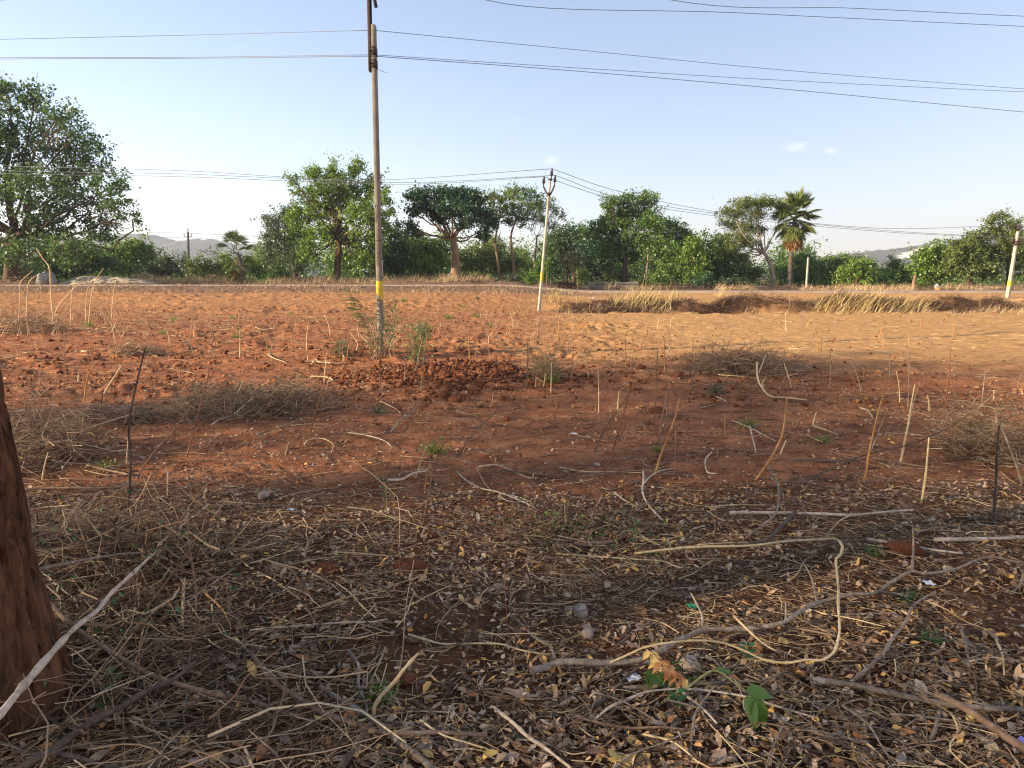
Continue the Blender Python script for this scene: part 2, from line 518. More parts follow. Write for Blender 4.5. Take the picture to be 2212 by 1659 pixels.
def soil_nodes(nt):
    P = coord(nt)
    sp = nt.nodes.new('ShaderNodeSeparateXYZ')
    nt.links.new(P, sp.inputs[0])
    x, y = sp.outputs[0], sp.outputs[1]
    big = noise(nt, .45, 4, .6, P)
    midn = noise(nt, 3.5, 6, .65, P)
    fine = noise(nt, 38, 6, .7, P)
    soil = ramp(nt, midn, [(.30, (.175, .062, .028)), (.5, (.32, .125, .055)), (.72, (.44, .195, .092))])
    straw = ramp(nt, midn, [(.3, (.38, .195, .075)), (.55, (.52, .295, .118)), (.75, (.62, .39, .18))])
    w = mth(nt, 'MULTIPLY', sstep(nt, mth(nt, 'ADD', x, mth(nt, 'MULTIPLY', big, 7)), 1.0, 8.5),
            sstep(nt, mth(nt, 'ADD', y, mth(nt, 'MULTIPLY', big, 5)), 11.0, 17.0))
    w = mth(nt, 'MULTIPLY', w, mth(nt, 'SUBTRACT', 1.0, sstep(nt, y, 47, 49)))
    lf = mth(nt, 'MULTIPLY', sstep(nt, mth(nt, 'ADD', y, mth(nt, 'MULTIPLY', big, 14)), 24, 42), .42)
    w = mth(nt, 'MAXIMUM', w, mth(nt, 'MULTIPLY', lf, mth(nt, 'SUBTRACT', 1.0, sstep(nt, y, 41, 43))))
    c = mix(nt, w, soil, straw)
    # grey brown verge slopes and the land beyond the road
    verge = ramp(nt, midn, [(.3, (.10, .062, .042)), (.7, (.24, .165, .115))])
    vx = mth(nt, 'SUBTRACT', 1.0, sstep(nt, x, 3.0, 10.0))
    vy = mth(nt, 'MAXIMUM', mth(nt, 'MULTIPLY', sstep(nt, y, 40.5, 42.0), vx), sstep(nt, y, 46.5, 48.0))
    c = mix(nt, mth(nt, 'MULTIPLY', vy, .85), c, verge)
    scrub = ramp(nt, midn, [(.3, (.13, .085, .045)), (.7, (.27, .19, .10))])
    c = mix(nt, sstep(nt, y, 50, 56), c, scrub)
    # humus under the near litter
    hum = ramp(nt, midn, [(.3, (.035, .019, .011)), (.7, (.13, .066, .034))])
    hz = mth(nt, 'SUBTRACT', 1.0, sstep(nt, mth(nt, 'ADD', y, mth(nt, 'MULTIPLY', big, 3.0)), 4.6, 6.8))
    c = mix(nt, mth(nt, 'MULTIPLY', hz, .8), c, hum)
    yb_ = mth(nt, 'SUBTRACT', y, mth(nt, 'MULTIPLY', x, .03))
    bd = mth(nt, 'MULTIPLY', mth(nt, 'MULTIPLY', sstep(nt, yb_, 27.9, 28.5), mth(nt, 'SUBTRACT', 1.0, sstep(nt, yb_, 29.6, 30.6))), sstep(nt, x, 1.5, 3.5))
    c = mix(nt, mth(nt, 'MULTIPLY', bd, .7), c, ramp(nt, midn, [(.3, (.08, .040, .022)), (.7, (.22, .11, .058))]))
    # pale grit
    vor = nt.nodes.new('ShaderNodeTexVoronoi')
    vor.inputs['Scale'].default_value = 22
    nt.links.new(P, vor.inputs['Vector'])
    gr = mth(nt, 'MULTIPLY', mth(nt, 'LESS_THAN', vor.outputs['Distance'], .17), mth(nt, 'GREATER_THAN', midn, .5))
    c = mix(nt, mth(nt, 'MULTIPLY', gr, .7), c, (.38, .27, .19))
    c = mix(nt, .55, c, ramp(nt, fine, [(.3, (.55, .53, .5)), (.7, (1, 1, 1))]), 'MULTIPLY')
    h = mth(nt, 'ADD', mth(nt, 'MULTIPLY', midn, .6), mth(nt, 'MULTIPLY', fine, .4))
    return c, h
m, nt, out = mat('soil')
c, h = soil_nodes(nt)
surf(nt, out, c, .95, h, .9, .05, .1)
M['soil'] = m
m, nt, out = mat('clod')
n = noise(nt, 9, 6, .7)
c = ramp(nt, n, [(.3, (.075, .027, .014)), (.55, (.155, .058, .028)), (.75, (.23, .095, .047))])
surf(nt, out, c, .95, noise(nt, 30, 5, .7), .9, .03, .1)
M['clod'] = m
m, nt, out = mat('stone')
r = island(nt)
c = mix(nt, .6, ramp(nt, noise(nt, 14, 5), [(.3, (.22, .17, .13)), (.7, (.52, .45, .38))]), (.8, .7, .6), 'MULTIPLY')
surf(nt, out, c, .9, noise(nt, 40, 4), .5, .01)
M['stone'] = m
m, nt, out = mat('pale_sand')
c = ramp(nt, noise(nt, 4, 5), [(.3, (.27, .22, .15)), (.7, (.50, .43, .32))])
surf(nt, out, c, .95, noise(nt, 12, 5), .6, .05)
M['pale_sand'] = m
m, nt, out = mat('white_rock')
c = ramp(nt, noise(nt, 3, 5), [(.3, (.17, .16, .145)), (.7, (.34, .33, .31))])
surf(nt, out, c, .9, noise(nt, 6, 5), .6, .05)
M['white_rock'] = m
m, nt, out = mat('road')
n = noise(nt, 2.5, 6, .7)
c = ramp(nt, n, [(.3, (.22, .165, .125)), (.7, (.36, .28, .215))])
surf(nt, out, c, .95, noise(nt, 30, 4), .4, .02)
M['road'] = m
m, nt, out = mat('concrete')
n = noise(nt, 7, 6, .7, coord(nt, 'pos', (1, 1, .5)))
n2 = noise(nt, 70, 4, .7)
c = ramp(nt, n, [(.25, (.12, .102, .082)), (.5, (.21, .185, .153)), (.75, (.30, .27, .23))])
c = mix(nt, .6, c, ramp(nt, n2, [(.35, (.5, .48, .45)), (.6, (1, 1, 1))]), 'MULTIPLY')
surf(nt, out, c, .95, n2, .6, .01, .15)
M['concrete'] = m
m, nt, out = mat('concrete_white')
n = noise(nt, 5, 6, .7, coord(nt, 'pos', (1, 1, .4)))
c = ramp(nt, n, [(.25, (.22, .195, .155)), (.6, (.42, .38, .31))])
surf(nt, out, c, .9, noise(nt, 50, 4), .4, .01, .15)
M['concrete_white'] = m
m, nt, out = mat('yellow_paint')
n = noise(nt, 26, 5, .7)
c = ramp(nt, n, [(.34, (.22, .18, .11)), (.46, (.50, .34, .03)), (.7, (.66, .47, .03))])
surf(nt, out, c, .7, n, .3, .004, .3)
M['yellow_paint'] = m
m, nt, out = mat('rust_steel')
n = noise(nt, 20, 5, .7)
c = ramp(nt, n, [(.3, (.020, .014, .013)), (.7, (.06, .038, .033))])
surf(nt, out, c, .75, n, .3, .004, .3)
M['rust_steel'] = m
m, nt, out = mat('engraved')
surf(nt, out, (.055, .045, .038), .95)
M['engraved'] = m
m, nt, out = mat('porcelain')
surf(nt, out, (.035, .018, .012), .25, None, 0, 0, .5)
M['porcelain'] = m
m, nt, out = mat('wire')
surf(nt, out, (.10, .11, .12), .5, None, 0, 0, .4, .6)
M['wire'] = m
m, nt, out = mat('hill_scrub')
n = noise(nt, .012, 6, .65)
n2 = noise(nt, .12, 4, .7)
c = ramp(nt, mth(nt, 'ADD', mth(nt, 'MULTIPLY', n, .5), mth(nt, 'MULTIPLY', n2, .5)), [(.35, (.055, .060, .030)), (.65, (.16, .125, .075))])
surf(nt, out, c, 1.0, n2, 1.0, 6.0, .0)
M['hill_scrub'] = m
m, nt, out = mat('quarry')
surf(nt, out, ramp(nt, noise(nt, .05, 4), [(.3, (.55, .48, .42)), (.7, (.75, .68, .62))]), 1.0)
M['quarry'] = m
def flat(name, col, rough=.5, tr=0):
    m, nt, out = mat(name)
    n = noise(nt, 60, 3)
    c = mix(nt, .5, col, ramp(nt, n, [(.3, (.6, .6, .6)), (.7, (1, 1, 1))]), 'MULTIPLY')
    surf(nt, out, c, rough, n, .3, .003, .4)
    return m
M['plastic_green'] = flat('plastic_green', (.02, .30, .13), .4)
M['plastic_white'] = flat('plastic_white', (.75, .76, .78), .4)
M['plastic_red'] = flat('plastic_red', (.5, .05, .04), .4)
M['plastic_violet'] = flat('plastic_violet', (.20, .15, .48), .35)
M['plastic_cyan'] = flat('plastic_cyan', (.50, .68, .74), .35)
M['plastic_pink'] = flat('plastic_pink', (.70, .36, .38), .35)
M['dead_frond'] = leaf_mat('dead_frond', (.22, .12, .045), (.42, .25, .10), (.52, .34, .15), .2)
M['frond'] = leaf_mat('frond', (.07, .10, .025), (.18, .22, .055), (.32, .32, .10), .3, 1.5)

# ------------------------------------------------------------------ the ground
def build_ground():
    fine = np.linspace(-math.radians(47), math.radians(47), 700)
    rest = np.linspace(math.radians(47), 2 * math.pi - math.radians(47), 90)[1:-1]
    ang = np.concatenate([fine, rest])
    r = np.concatenate([[.25, .5, .7], np.geomspace(.85, 70, 560), np.geomspace(75, 9000, 50)])
    A, Rr = np.meshgrid(ang, r)
    x, y = np.sin(A) * Rr, np.cos(A) * Rr
    z = gz(x, y)
    v = np.stack([x, y, z], -1).reshape(-1, 3)
    na, nr = len(ang), len(r)
    i = np.arange(nr - 1)[:, None] * na
    j = np.arange(na)[None, :]
    j1 = (j + 1) % na
    q = np.stack([i + j, i + na + j, i + na + j1, i + j1], -1).reshape(-1, 4)
    q = q[:, ::-1]
    c = len(v)
    v = np.concatenate([v, [[0, 0, float(gz(0, 0))]]])
    t = np.stack([np.full(na, c), np.arange(na), (np.arange(na) + 1) % na], -1)[:, ::-1]
    mb = MB().add(v, q, t)
    me = mb.mesh('ground', M['soil'], True)
    put('ground', me, kind='structure')
build_ground()

def build_road():
    xs = np.linspace(-120, 120, 400)
    rows = []
    for k, (dy, dz) in enumerate(((-1.5, -.10), (-1.35, .05), (-.5, .075), (.5, .075), (1.35, .05), (1.5, -.10))):
        y = 45.6 + dy + .05 * np.sin(xs * .7 + k)
        rows.append(np.stack([xs, y, gsmooth(xs, np.full_like(xs, 45.6)) + dz + .015 * vnoise(xs * .8, xs * 0 + k, 5)], -1))
    v = np.stack(rows, 0)
    K, N = v.shape[:2]
    q = [[i * N + j, i * N + j + 1, (i + 1) * N + j + 1, (i + 1) * N + j] for i in range(K - 1) for j in range(N - 1)]
    put('road', MB().add(v.reshape(-1, 3), q).mesh('road', M['road'], True), kind='structure')
build_road()

def hill(name, prof, D, depth, seed, scar=None):
    """prof: list of picture points of the skyline; a ridge with slopes in front and behind"""
    pts = np.array([at(px, py, D) for px, py in prof])
    xs = np.linspace(pts[0, 0], pts[-1, 0], 320)
    top = np.interp(xs, pts[:, 0], pts[:, 2])
    ys = np.linspace(-1, 1, 70)
    X, Yn = np.meshgrid(xs, ys)
    Tp = np.broadcast_to(top, X.shape)
    fall = np.where(Yn < 0, (1 + Yn) ** .8, (1 - Yn) ** .8)
    Z = 1 + (Tp - 1) * fall
    Yw = D + Yn * depth
    bump = fbm(X * .02, Yw * .02, 3, seed) * 6 * fall + np.abs(fbm(X * .12, Yw * .12, 2, seed + 3)) * 5 * np.sqrt(fall)
    gull = np.abs(np.sin(X * .03 + 3 * fbm(X * .006, Yw * .006, 2, seed + 5))) * 9 * (fall * (1 - fall)) * 4 * .5
    Z = Z + bump - gull - 3
    v = np.stack([X, Yw, Z], -1)
    n0, n1 = X.shape
    q = [[i * n1 + j, i * n1 + j + 1, (i + 1) * n1 + j + 1, (i + 1) * n1 + j] for i in range(n0 - 1) for j in range(n1 - 1)]
    me = MB().add(v.reshape(-1, 3), q).mesh(name, M['hill_scrub'], True)
    if scar is not None:
        me.materials.append(M['quarry'])
        mi = np.zeros(len(q), np.int32)
        ctr = v.reshape(-1, 3)[np.array(q)].mean(1)
        dep = ctr[:, 1] * CP - (ctr[:, 2] - H_CAM) * SP
        px = CX + F * ctr[:, 0] / dep
        py = CY - F * (ctr[:, 1] * SP + (ctr[:, 2] - H_CAM) * CP) / dep
        for (x0, y0, x1, y1, hw) in scar:
            t = np.clip((px - x0) / (x1 - x0), 0, 1)
            d = np.abs(py - (y0 + (y1 - y0) * t) + 3 * vnoise(px * .2, py * .2, 2))
            mi[(px > x0) & (px < x1) & (d < hw) & (ctr[:, 1] < D)] = 1
        me.polygons.foreach_set('material_index', mi)
    put(name, me, kind='structure')
hill('hill_left', [(-700, 560), (-300, 520), (0, 512), (180, 512), (260, 503), (330, 505), (385, 522), (420, 515), (450, 514), (500, 524), (560, 522), (620, 535), (700, 555), (800, 590)], 1500, 420, 3)
hill('hill_right', [(1600, 600), (1700, 570), (1760, 553), (1830, 548), (1900, 541), (1960, 530), (2040, 516), (2100, 508), (2212, 490), (2400, 470), (2700, 480), (3000, 520)], 1250, 380, 8,
     [(1940, 556, 2000, 538, 5), (2000, 540, 2030, 530, 4), (2060, 545, 2100, 520, 4)])

# ------------------------------------------------------------------ trees
def foliage(mb, lobes, nclump, per, L, W, sig, shell=.5, droop=0.0):
    """lobes: (centre, radii) in the world; returns clump centres per lobe"""
    allc = []
    for c, r in lobes:
        c, r = np.asarray(c), np.asarray(r)
        vol = (r[0] * r[1] * r[2]) ** (1 / 3)
        n = max(3, int(nclump * vol ** 2 * rng.uniform(.85, 1.15)))
        d = rdir(n, .18)
        rad = rng.uniform(shell, 1.0, (n, 1)) ** .8
        rad *= 1 + .22 * rng.normal(size=(n, 1)).clip(-1, 1.6)
        cc = c + d * rad * r
        allc.append(cc)
        k = per
        s = sig * rng.uniform(.55, 1.35, (n, 1, 1))
        spray = norm(d * .6 + rng.normal(size=(n, 3)) * .55 + np.array([0, 0, .22]))
        off = rng.normal(size=(n, k, 3)) * s * np.array([.55, .55, .38]) + spray[:, None, :] * (rng.normal(size=(n, k, 1)) * s * 1.25)
        pos = (cc[:, None, :] + off)
        pos[..., 2] -= droop * (off[..., 0] ** 2 + off[..., 1] ** 2)
        pos = pos.reshape(-1, 3)
        out = np.repeat(d, k, 0)
        m = len(pos)
        dirs = norm(rng.normal(size=(m, 3)) + .5 * out - np.array([0, 0, .25 + droop]))
        nr = norm(rng.normal(size=(m, 3)) * .8 + out * .4 + np.array([0, 0, .7]))
        sz = rng.uniform(.6, 1.3, m)
        v, q = cards(pos, dirs, nr, L * sz, W * sz)
        mb.add(v, q)
    return allc

def limb(mb, a, b, r0, r1, sides=6, bow=.12, n=6):
    a, b = np.asarray(a, float), np.asarray(b, float)
    t = np.linspace(0, 1, n)[:, None]
    ln = np.linalg.norm(b - a)
    p = a + (b - a) * t
    w = rng.normal(size=3) * ln * bow
    w[2] -= ln * bow * .8
    p = p + np.sin(t * math.pi) * w
    p[1:-1] += rng.normal(size=(n - 2, 3)) * ln * .025
    R = r0 + (r1 - r0) * np.linspace(0, 1, n) ** .8
    v, q = tubes(p, R, sides)
    mb.add(v, q)

def tree(name, label, catg, base_px, d, trunk_px, r0, lobes, leafm, barkm, nclump=22, per=26, L=.20, W=.10, sig=.28, shell=.5,
         group=None, depth=.8, droop=0.0, sub=6, fork_from=None, base=None, twigs=0):
    sc = d / F
    B = gnd(base_px[0], d) if base is None else np.asarray(base, float)
    root = thing(name, label, catg, B, group)
    tp = [B - np.array([0, 0, .15])]
    prev = B
    dep = 0.0
    for px, py in trunk_px:
        dep += rng.uniform(-.05, .05) * d * .02
        tp.append(at(px, py, d + dep))
    tm = MB()
    P = cat(np.array(tp), 5)
    k = np.linspace(0, 1, len(P))
    R = r0 * (1 - .45 * k) * (1 + .35 * np.exp(-k * 9))
    R = R * (1 + .06 * rng.normal(size=len(P)))
    v, q = tubes(*capped(P, R), 9)
    tm.add(v, q)
    top = P[-1]
    mid = P[int(len(P) * .75)]
    wl_ = []
    cw = max([abs(l[0] - base_px[0]) + l[2] for l in lobes]) * sc
    for l in lobes:
        px, py, rx, ry = l[:4]
        oz = l[4] if len(l) > 4 else rng.uniform(-.45, .45) * depth
        Y = d + oz * cw
        c = at(px, py, Y)
        wl_.append((c, np.array([rx * sc, max(.7 * rx * sc * depth, .4), ry * sc])))
    cm = MB()
    cc = foliage(cm, wl_, nclump * 1.9, int(per * 1.5), L * .95, W * 1.15, sig, shell, droop)
    bm = MB()
    for (c, r), cl in zip(wl_, cc):
        src = top if c[2] > top[2] - .3 or rng.random() < .5 else mid
        tgt = c - np.array([0, 0, .25 * r[2]])
        rr = r0 * .42 * min(1.0, (r[0] / (cw + .01)) ** .5 + .2)
        limb(bm, src, tgt, rr, rr * .35, 6, .10, 7)
        for e in cl[rng.permutation(len(cl))[:sub]]:
            limb(bm, tgt + (src - tgt) * rng.uniform(0, .35), e, rr * .35, .008, 4, .12, 5)
        for e in cl[rng.permutation(len(cl))[:twigs]]:
            limb(bm, e, e + rng.normal(size=3) * .5 + np.array([0, 0, .4]), .012, .004, 3, .1, 4)
    part('trunk', tm, M[barkm], root, True)
    if bm.v:
        part('branches', bm, M[barkm], root, True)
    part('crown', cm, M[leafm], root)
    return root

# the big tree beyond the road on the left
tree('broadleaf_tree', 'massive dark green tree with wide open crown, beside the white boulder', 'tree', (25, 612), 50, [(25, 560), (35, 505)], .55,
     [(-70, 300, 95, 85), (40, 245, 60, 55), (30, 330, 75, 60), (115, 300, 45, 45), (165, 300, 42, 40), (205, 345, 45, 42), (140, 380, 65, 48), (225, 400, 42, 40),
      (60, 420, 80, 48), (190, 450, 60, 35), (255, 445, 32, 28), (285, 470, 22, 14), (-60, 430, 90, 65), (100, 490, 60, 34), (-100, 520, 90, 60), (215, 500, 40, 28),
      (20, 200, 28, 30), (75, 210, 22, 26), (-140, 380, 110, 100), (160, 535, 55, 26), (60, 545, 70, 34), (-20, 560, 80, 40), (120, 250, 24, 26), (155, 258, 18, 20)],
     'leaf_dark', 'bark', 9, 24, .26, .12, .34, .45, depth=.9, sub=9)
# second rank and mid trees
tree('roadside_tree', 'hazy grey-green tree with rounded crown standing behind the scarred-trunk tree', 'tree', (640, 605), 66, [(636, 580), (625, 550)], .30,
     [(610, 480, 34, 28), (585, 500, 22, 22), (640, 470, 28, 24), (600, 530, 34, 28), (650, 520, 40, 32), (590, 560, 26, 22), (640, 565, 36, 26), (575, 470, 10, 9)], 'leaf_grey', 'bark', 20, 24, .22, .11, .3)
t3 = tree('roadside_tree', 'bright green tree with scarred pale wound on its dark trunk beside the road', 'tree', (727, 612), 51, [(729, 570), (733, 535), (728, 508)], .30,
     [(690, 385, 26, 22), (672, 372, 16, 14), (640, 388, 14, 10), (720, 362, 14, 14), (735, 395, 30, 24), (768, 372, 20, 20), (775, 355, 9, 9), (700, 430, 48, 32), (765, 425, 42, 30), (806, 400, 24, 22),
      (830, 425, 22, 18), (660, 465, 36, 28), (720, 475, 55, 32), (785, 470, 42, 34), (645, 505, 26, 22), (690, 505, 40, 18), (825, 500, 28, 30), (770, 520, 40, 26), (840, 455, 12, 12), (665, 545, 26, 26), (815, 545, 24, 26), (780, 565, 30, 20), (640, 415, 10, 9)],
     'leaf_bright', 'bark', 26, 26, .19, .10, .24, .45, sub=7)
sc_ = MB(); p0 = at(727, 552, 50.66); p1 = at(731, 522, 50.68)
P = cat([at(726, 553, 50.72), at(731, 541, 50.70), at(730, 528, 50.72), at(727, 519, 50.78)], 4)
v, q = tubes(*capped(P, np.array([.05, .09, .11, .12, .13, .13, .12, .12, .11, .10, .08, .06, .04])), 7); sc_.add(v, q)
part('bark_wound', sc_, M['st_orange'], t3, True)
tree('umbrella_tree', 'dark flat-topped umbrella tree with forked trunk beside the brushwood heap', 'tree', (985, 613), 53, [(984, 575), (982, 535), (975, 512)], .42,
     [(900, 425, 26, 14), (940, 420, 34, 16), (985, 420, 36, 15), (1025, 432, 32, 17), (890, 455, 20, 12), (930, 450, 36, 15), (980, 450, 44, 16), (1035, 462, 30, 18), (1060, 480, 18, 16), (880, 490, 20, 9), (895, 505, 16, 7), (1005, 485, 22, 14), (955, 475, 24, 8), (1045, 505, 14, 16)],
     'leaf_bluegreen', 'bark_tan', 30, 28, .19, .12, .22, .35, sub=8, depth=1.0)
tree('roadside_tree', 'sunlit bright green bushy tree growing behind the umbrella tree', 'tree', (905, 604), 64, [(905, 585)], .22,
     [(900, 530, 34, 28), (930, 550, 32, 30), (885, 560, 30, 28), (950, 575, 24, 22), (915, 585, 36, 18), (960, 520, 22, 20)], 'leaf_bright', 'bark', 22, 24, .22, .12, .3)
tree('roadside_tree', 'dark green tree with low spreading limbs behind the near concrete pole', 'tree', (862, 606), 60, [(862, 585), (858, 572)], .2,
     [(850, 520, 30, 24), (870, 545, 34, 26), (835, 560, 30, 24), (880, 575, 26, 18), (850, 580, 30, 16), (820, 580, 22, 18)], 'leaf_dark', 'bark', 22, 24, .22, .12, .3, sub=8)
grp = 'slender trees behind the leaning pole'
tree('slender_tree', 'slender tree with thin forked pale trunk beside the umbrella tree', 'tree', (1080, 607), 58, [(1076, 570), (1070, 520), (1078, 480)], .13,
     [(1065, 430, 28, 14), (1095, 425, 26, 13), (1080, 455, 34, 14), (1055, 480, 18, 12), (1105, 475, 22, 12)], 'leaf_olive', 'bark_tan', 24, 22, .18, .10, .24, .4, grp, sub=9)
tree('slender_tree', 'tallest slender tree with light green domed crown just left of the leaning pole', 'tree', (1112, 607), 57, [(1108, 560), (1104, 510), (1116, 470)], .13,
     [(1110, 415, 24, 12), (1140, 425, 28, 14), (1125, 450, 36, 15), (1160, 445, 24, 13), (1130, 480, 24, 12)], 'leaf_mid', 'bark_tan', 24, 22, .18, .10, .24, .4, grp, sub=9)
tree('slender_tree', 'slender pale-trunked tree with thinning twiggy crown behind the leaning pole', 'tree', (1152, 603), 59, [(1156, 560), (1160, 510)], .12,
     [(1175, 440, 22, 12), (1195, 455, 18, 12), (1160, 475, 26, 12), (1190, 485, 22, 12), (1212, 465, 10, 9)], 'leaf_olive', 'bark_tan', 20, 18, .18, .09, .24, .4, grp, sub=10, twigs=10)
tree('roadside_tree', 'light green thicket tree behind the slender pale trunks', 'tree', (1040, 604), 66, [(1040, 585)], .18,
     [(1040, 560, 36, 30), (1000, 570, 26, 26), (1085, 565, 34, 28), (1060, 530, 30, 20), (1120, 575, 30, 24)], 'leaf_olive', 'bark', 18, 24, .24, .12, .34)
tree('roadside_tree', 'low domed dark tree in the second rank between leaning pole and tall round tree', 'tree', (1240, 600), 74, [(1240, 570)], .25,
     [(1210, 520, 34, 24), (1245, 505, 34, 16), (1270, 515, 24, 18), (1200, 550, 36, 26), (1265, 545, 40, 28)], 'leaf_dark', 'bark', 20, 24, .26, .13, .32)
tree('dry_bush', 'reddish brown leafless tangled bush behind the leaning pole', 'bush', (1225, 602), 60, [(1225, 590)], .10,
     [(1225, 560, 36, 24), (1200, 575, 22, 20), (1250, 572, 26, 22), (1225, 585, 40, 14)], 'leaf_brown', 'bark', 18, 18, .16, .04, .3, .2, sub=16, twigs=6)
tree('roadside_bush', 'dense dark green bush wall beside the culvert parapet', 'bush', (1290, 601), 63, [(1290, 585)], .14,
     [(1280, 545, 34, 26), (1310, 560, 32, 28), (1265, 570, 30, 24), (1300, 585, 40, 16), (1330, 590, 30, 12)], 'leaf_bluegreen', 'bark', 22, 24, .22, .13, .3)
tree('roadside_tree', 'tall round-crowned green tree rising behind the culvert parapets', 'tree', (1350, 602), 60, [(1350, 570), (1352, 530)], .28,
     [(1335, 450, 26, 22), (1315, 440, 18, 16), (1370, 435, 24, 18), (1400, 430, 18, 18), (1405, 455, 20, 22), (1360, 470, 40, 24), (1400, 490, 30, 26), (1325, 485, 32, 22), (1295, 485, 18, 10), (1290, 505, 24, 16), (1345, 515, 40, 22), (1395, 530, 30, 24), (1320, 540, 30, 18), (1375, 555, 30, 16)],
     'leaf_mid', 'bark', 26, 26, .20, .11, .25, .45)
tree('roadside_tree', 'dark rounded tree behind the tall round-crowned tree', 'tree', (1450, 600), 74, [(1450, 560)], .25,
     [(1430, 490, 30, 20), (1460, 505, 34, 20), (1490, 520, 22, 16), (1440, 530, 36, 26), (1480, 545, 36, 26)], 'leaf_dark', 'bark', 20, 24, .26, .13, .3)
tree('roadside_bush', 'weeping yellow-green bush beside the short wooden post', 'bush', (1445, 605), 58, [(1445, 590)], .12,
     [(1440, 540, 28, 22), (1465, 555, 22, 26), (1425, 565, 26, 26), (1450, 585, 32, 16)], 'leaf_mid', 'bark', 26, 26, .20, .10, .24, droop=.4)
tree('roadside_bush', 'brightest yellow-green bush in the thicket beyond the golden grass', 'bush', (1495, 606), 57, [(1495, 590)], .12,
     [(1495, 535, 20, 18), (1485, 560, 22, 22), (1510, 570, 22, 22), (1490, 590, 26, 12)], 'leaf_bright', 'bark', 26, 26, .20, .11, .24)
tree('roadside_bush', 'large dark evergreen bush between the bright bush and the spreading tree', 'bush', (1550, 612), 60, [(1550, 590)], .15,
     [(1530, 530, 26, 20), (1555, 550, 34, 28), (1535, 575, 34, 26), (1580, 580, 34, 28), (1610, 595, 26, 18), (1560, 600, 40, 12)], 'leaf_dark', 'bark', 24, 24, .22, .12, .28)
tree('spreading_tree', 'spreading feathery tree with pale white trunk beside the palm', 'tree', (1668, 624), 61, [(1669, 600), (1664, 570), (1650, 545)], .26,
     [(1610, 440, 34, 10), (1650, 438, 34, 9), (1690, 440, 26, 9), (1585, 460, 30, 11), (1630, 462, 34, 10), (1570, 482, 22, 9), (1610, 490, 32, 12), (1590, 515, 28, 14), (1570, 540, 24, 14), (1615, 525, 24, 14), (1640, 500, 16, 8), (1690, 465, 20, 8), (1560, 515, 18, 12), (1600, 560, 24, 12), (1635, 590, 18, 12)],
     'leaf_olive', 'bark_pale', 30, 24, .18, .08, .22, .3, sub=7, depth=1.1)
tree('roadside_bush', 'rounded mid green bush between the palm and the slender white post', 'bush', (1725, 618), 68, [(1725, 600)], .14,
     [(1735, 560, 26, 22), (1710, 580, 26, 22), (1750, 585, 26, 20), (1740, 600, 34, 12), (1690, 590, 20, 16)], 'leaf_mid', 'bark', 22, 24, .24, .12, .3)
tree('roadside_bush', 'feathery olive bush behind the slender white post', 'bush', (1800, 612), 70, [(1800, 595)], .12,
     [(1785, 575, 26, 18), (1815, 570, 26, 16), (1770, 595, 26, 16), (1810, 595, 34, 14)], 'leaf_mid', 'bark', 22, 24, .24, .12, .3)
tree('roadside_bush', 'yellow-flecked bright green bush standing alone at the road edge', 'bush', (1850, 622), 56, [(1850, 605)], .10,
     [(1825, 595, 22, 16), (1855, 580, 26, 18), (1875, 600, 22, 16), (1845, 608, 34, 10), (1870, 575, 14, 12)], 'leaf_bright', 'bark', 28, 26, .19, .11, .22)
tree('roadside_bush', 'pale dry-topped tree showing above the yellow-flecked bush', 'bush', (1850, 605), 85, [(1850, 585)], .12,
     [(1840, 570, 30, 14), (1865, 575, 26, 14), (1820, 578, 22, 12)], 'leaf_grey', 'bark', 18, 22, .26, .12, .3)
tree('roadside_bush', 'low dark bush between yellow-flecked bush and the row of right-hand trees', 'bush', (1935, 618), 64, [(1935, 600)], .12,
     [(1915, 600, 26, 16), (1945, 590, 24, 18), (1965, 602, 24, 14), (1930, 570, 16, 10)], 'leaf_mid', 'bark', 22, 24, .22, .12, .28)
tree('field_tree', 'sunlit olive-green rounded tree at the foot of the quarried hill', 'tree', (2010, 618), 58, [(2010, 590)], .2,
     [(1995, 560, 26, 22), (2020, 550, 28, 24), (2035, 580, 34, 26), (2000, 590, 30, 16), (2050, 555, 22, 20)], 'leaf_bright', 'bark', 24, 26, .21, .12, .26)
tree('field_tree', 'broad olive-green tree with dark hollow under its crown behind the yellow-banded pole', 'tree', (2095, 622), 55, [(2095, 585), (2100, 560)], .24,
     [(2080, 540, 30, 24), (2110, 530, 28, 26), (2065, 570, 30, 20), (2105, 575, 40, 22), (2140, 560, 26, 24), (2130, 590, 26, 10)], 'leaf_olive', 'bark', 26, 26, .21, .12, .26)
tree('field_tree', 'tallest right-hand tree with wispy top rising over the yellow-banded pole', 'tree', (2180, 622), 56, [(2180, 580), (2175, 530)], .26,
     [(2140, 480, 16, 12), (2165, 470, 16, 12), (2190, 485, 20, 14), (2150, 505, 32, 18), (2195, 520, 34, 26), (2150, 540, 32, 20), (2230, 540, 36, 36), (2190, 565, 36, 22), (2240, 590, 36, 20)], 'leaf_olive', 'bark', 24, 24, .2, .1, .24, .35)
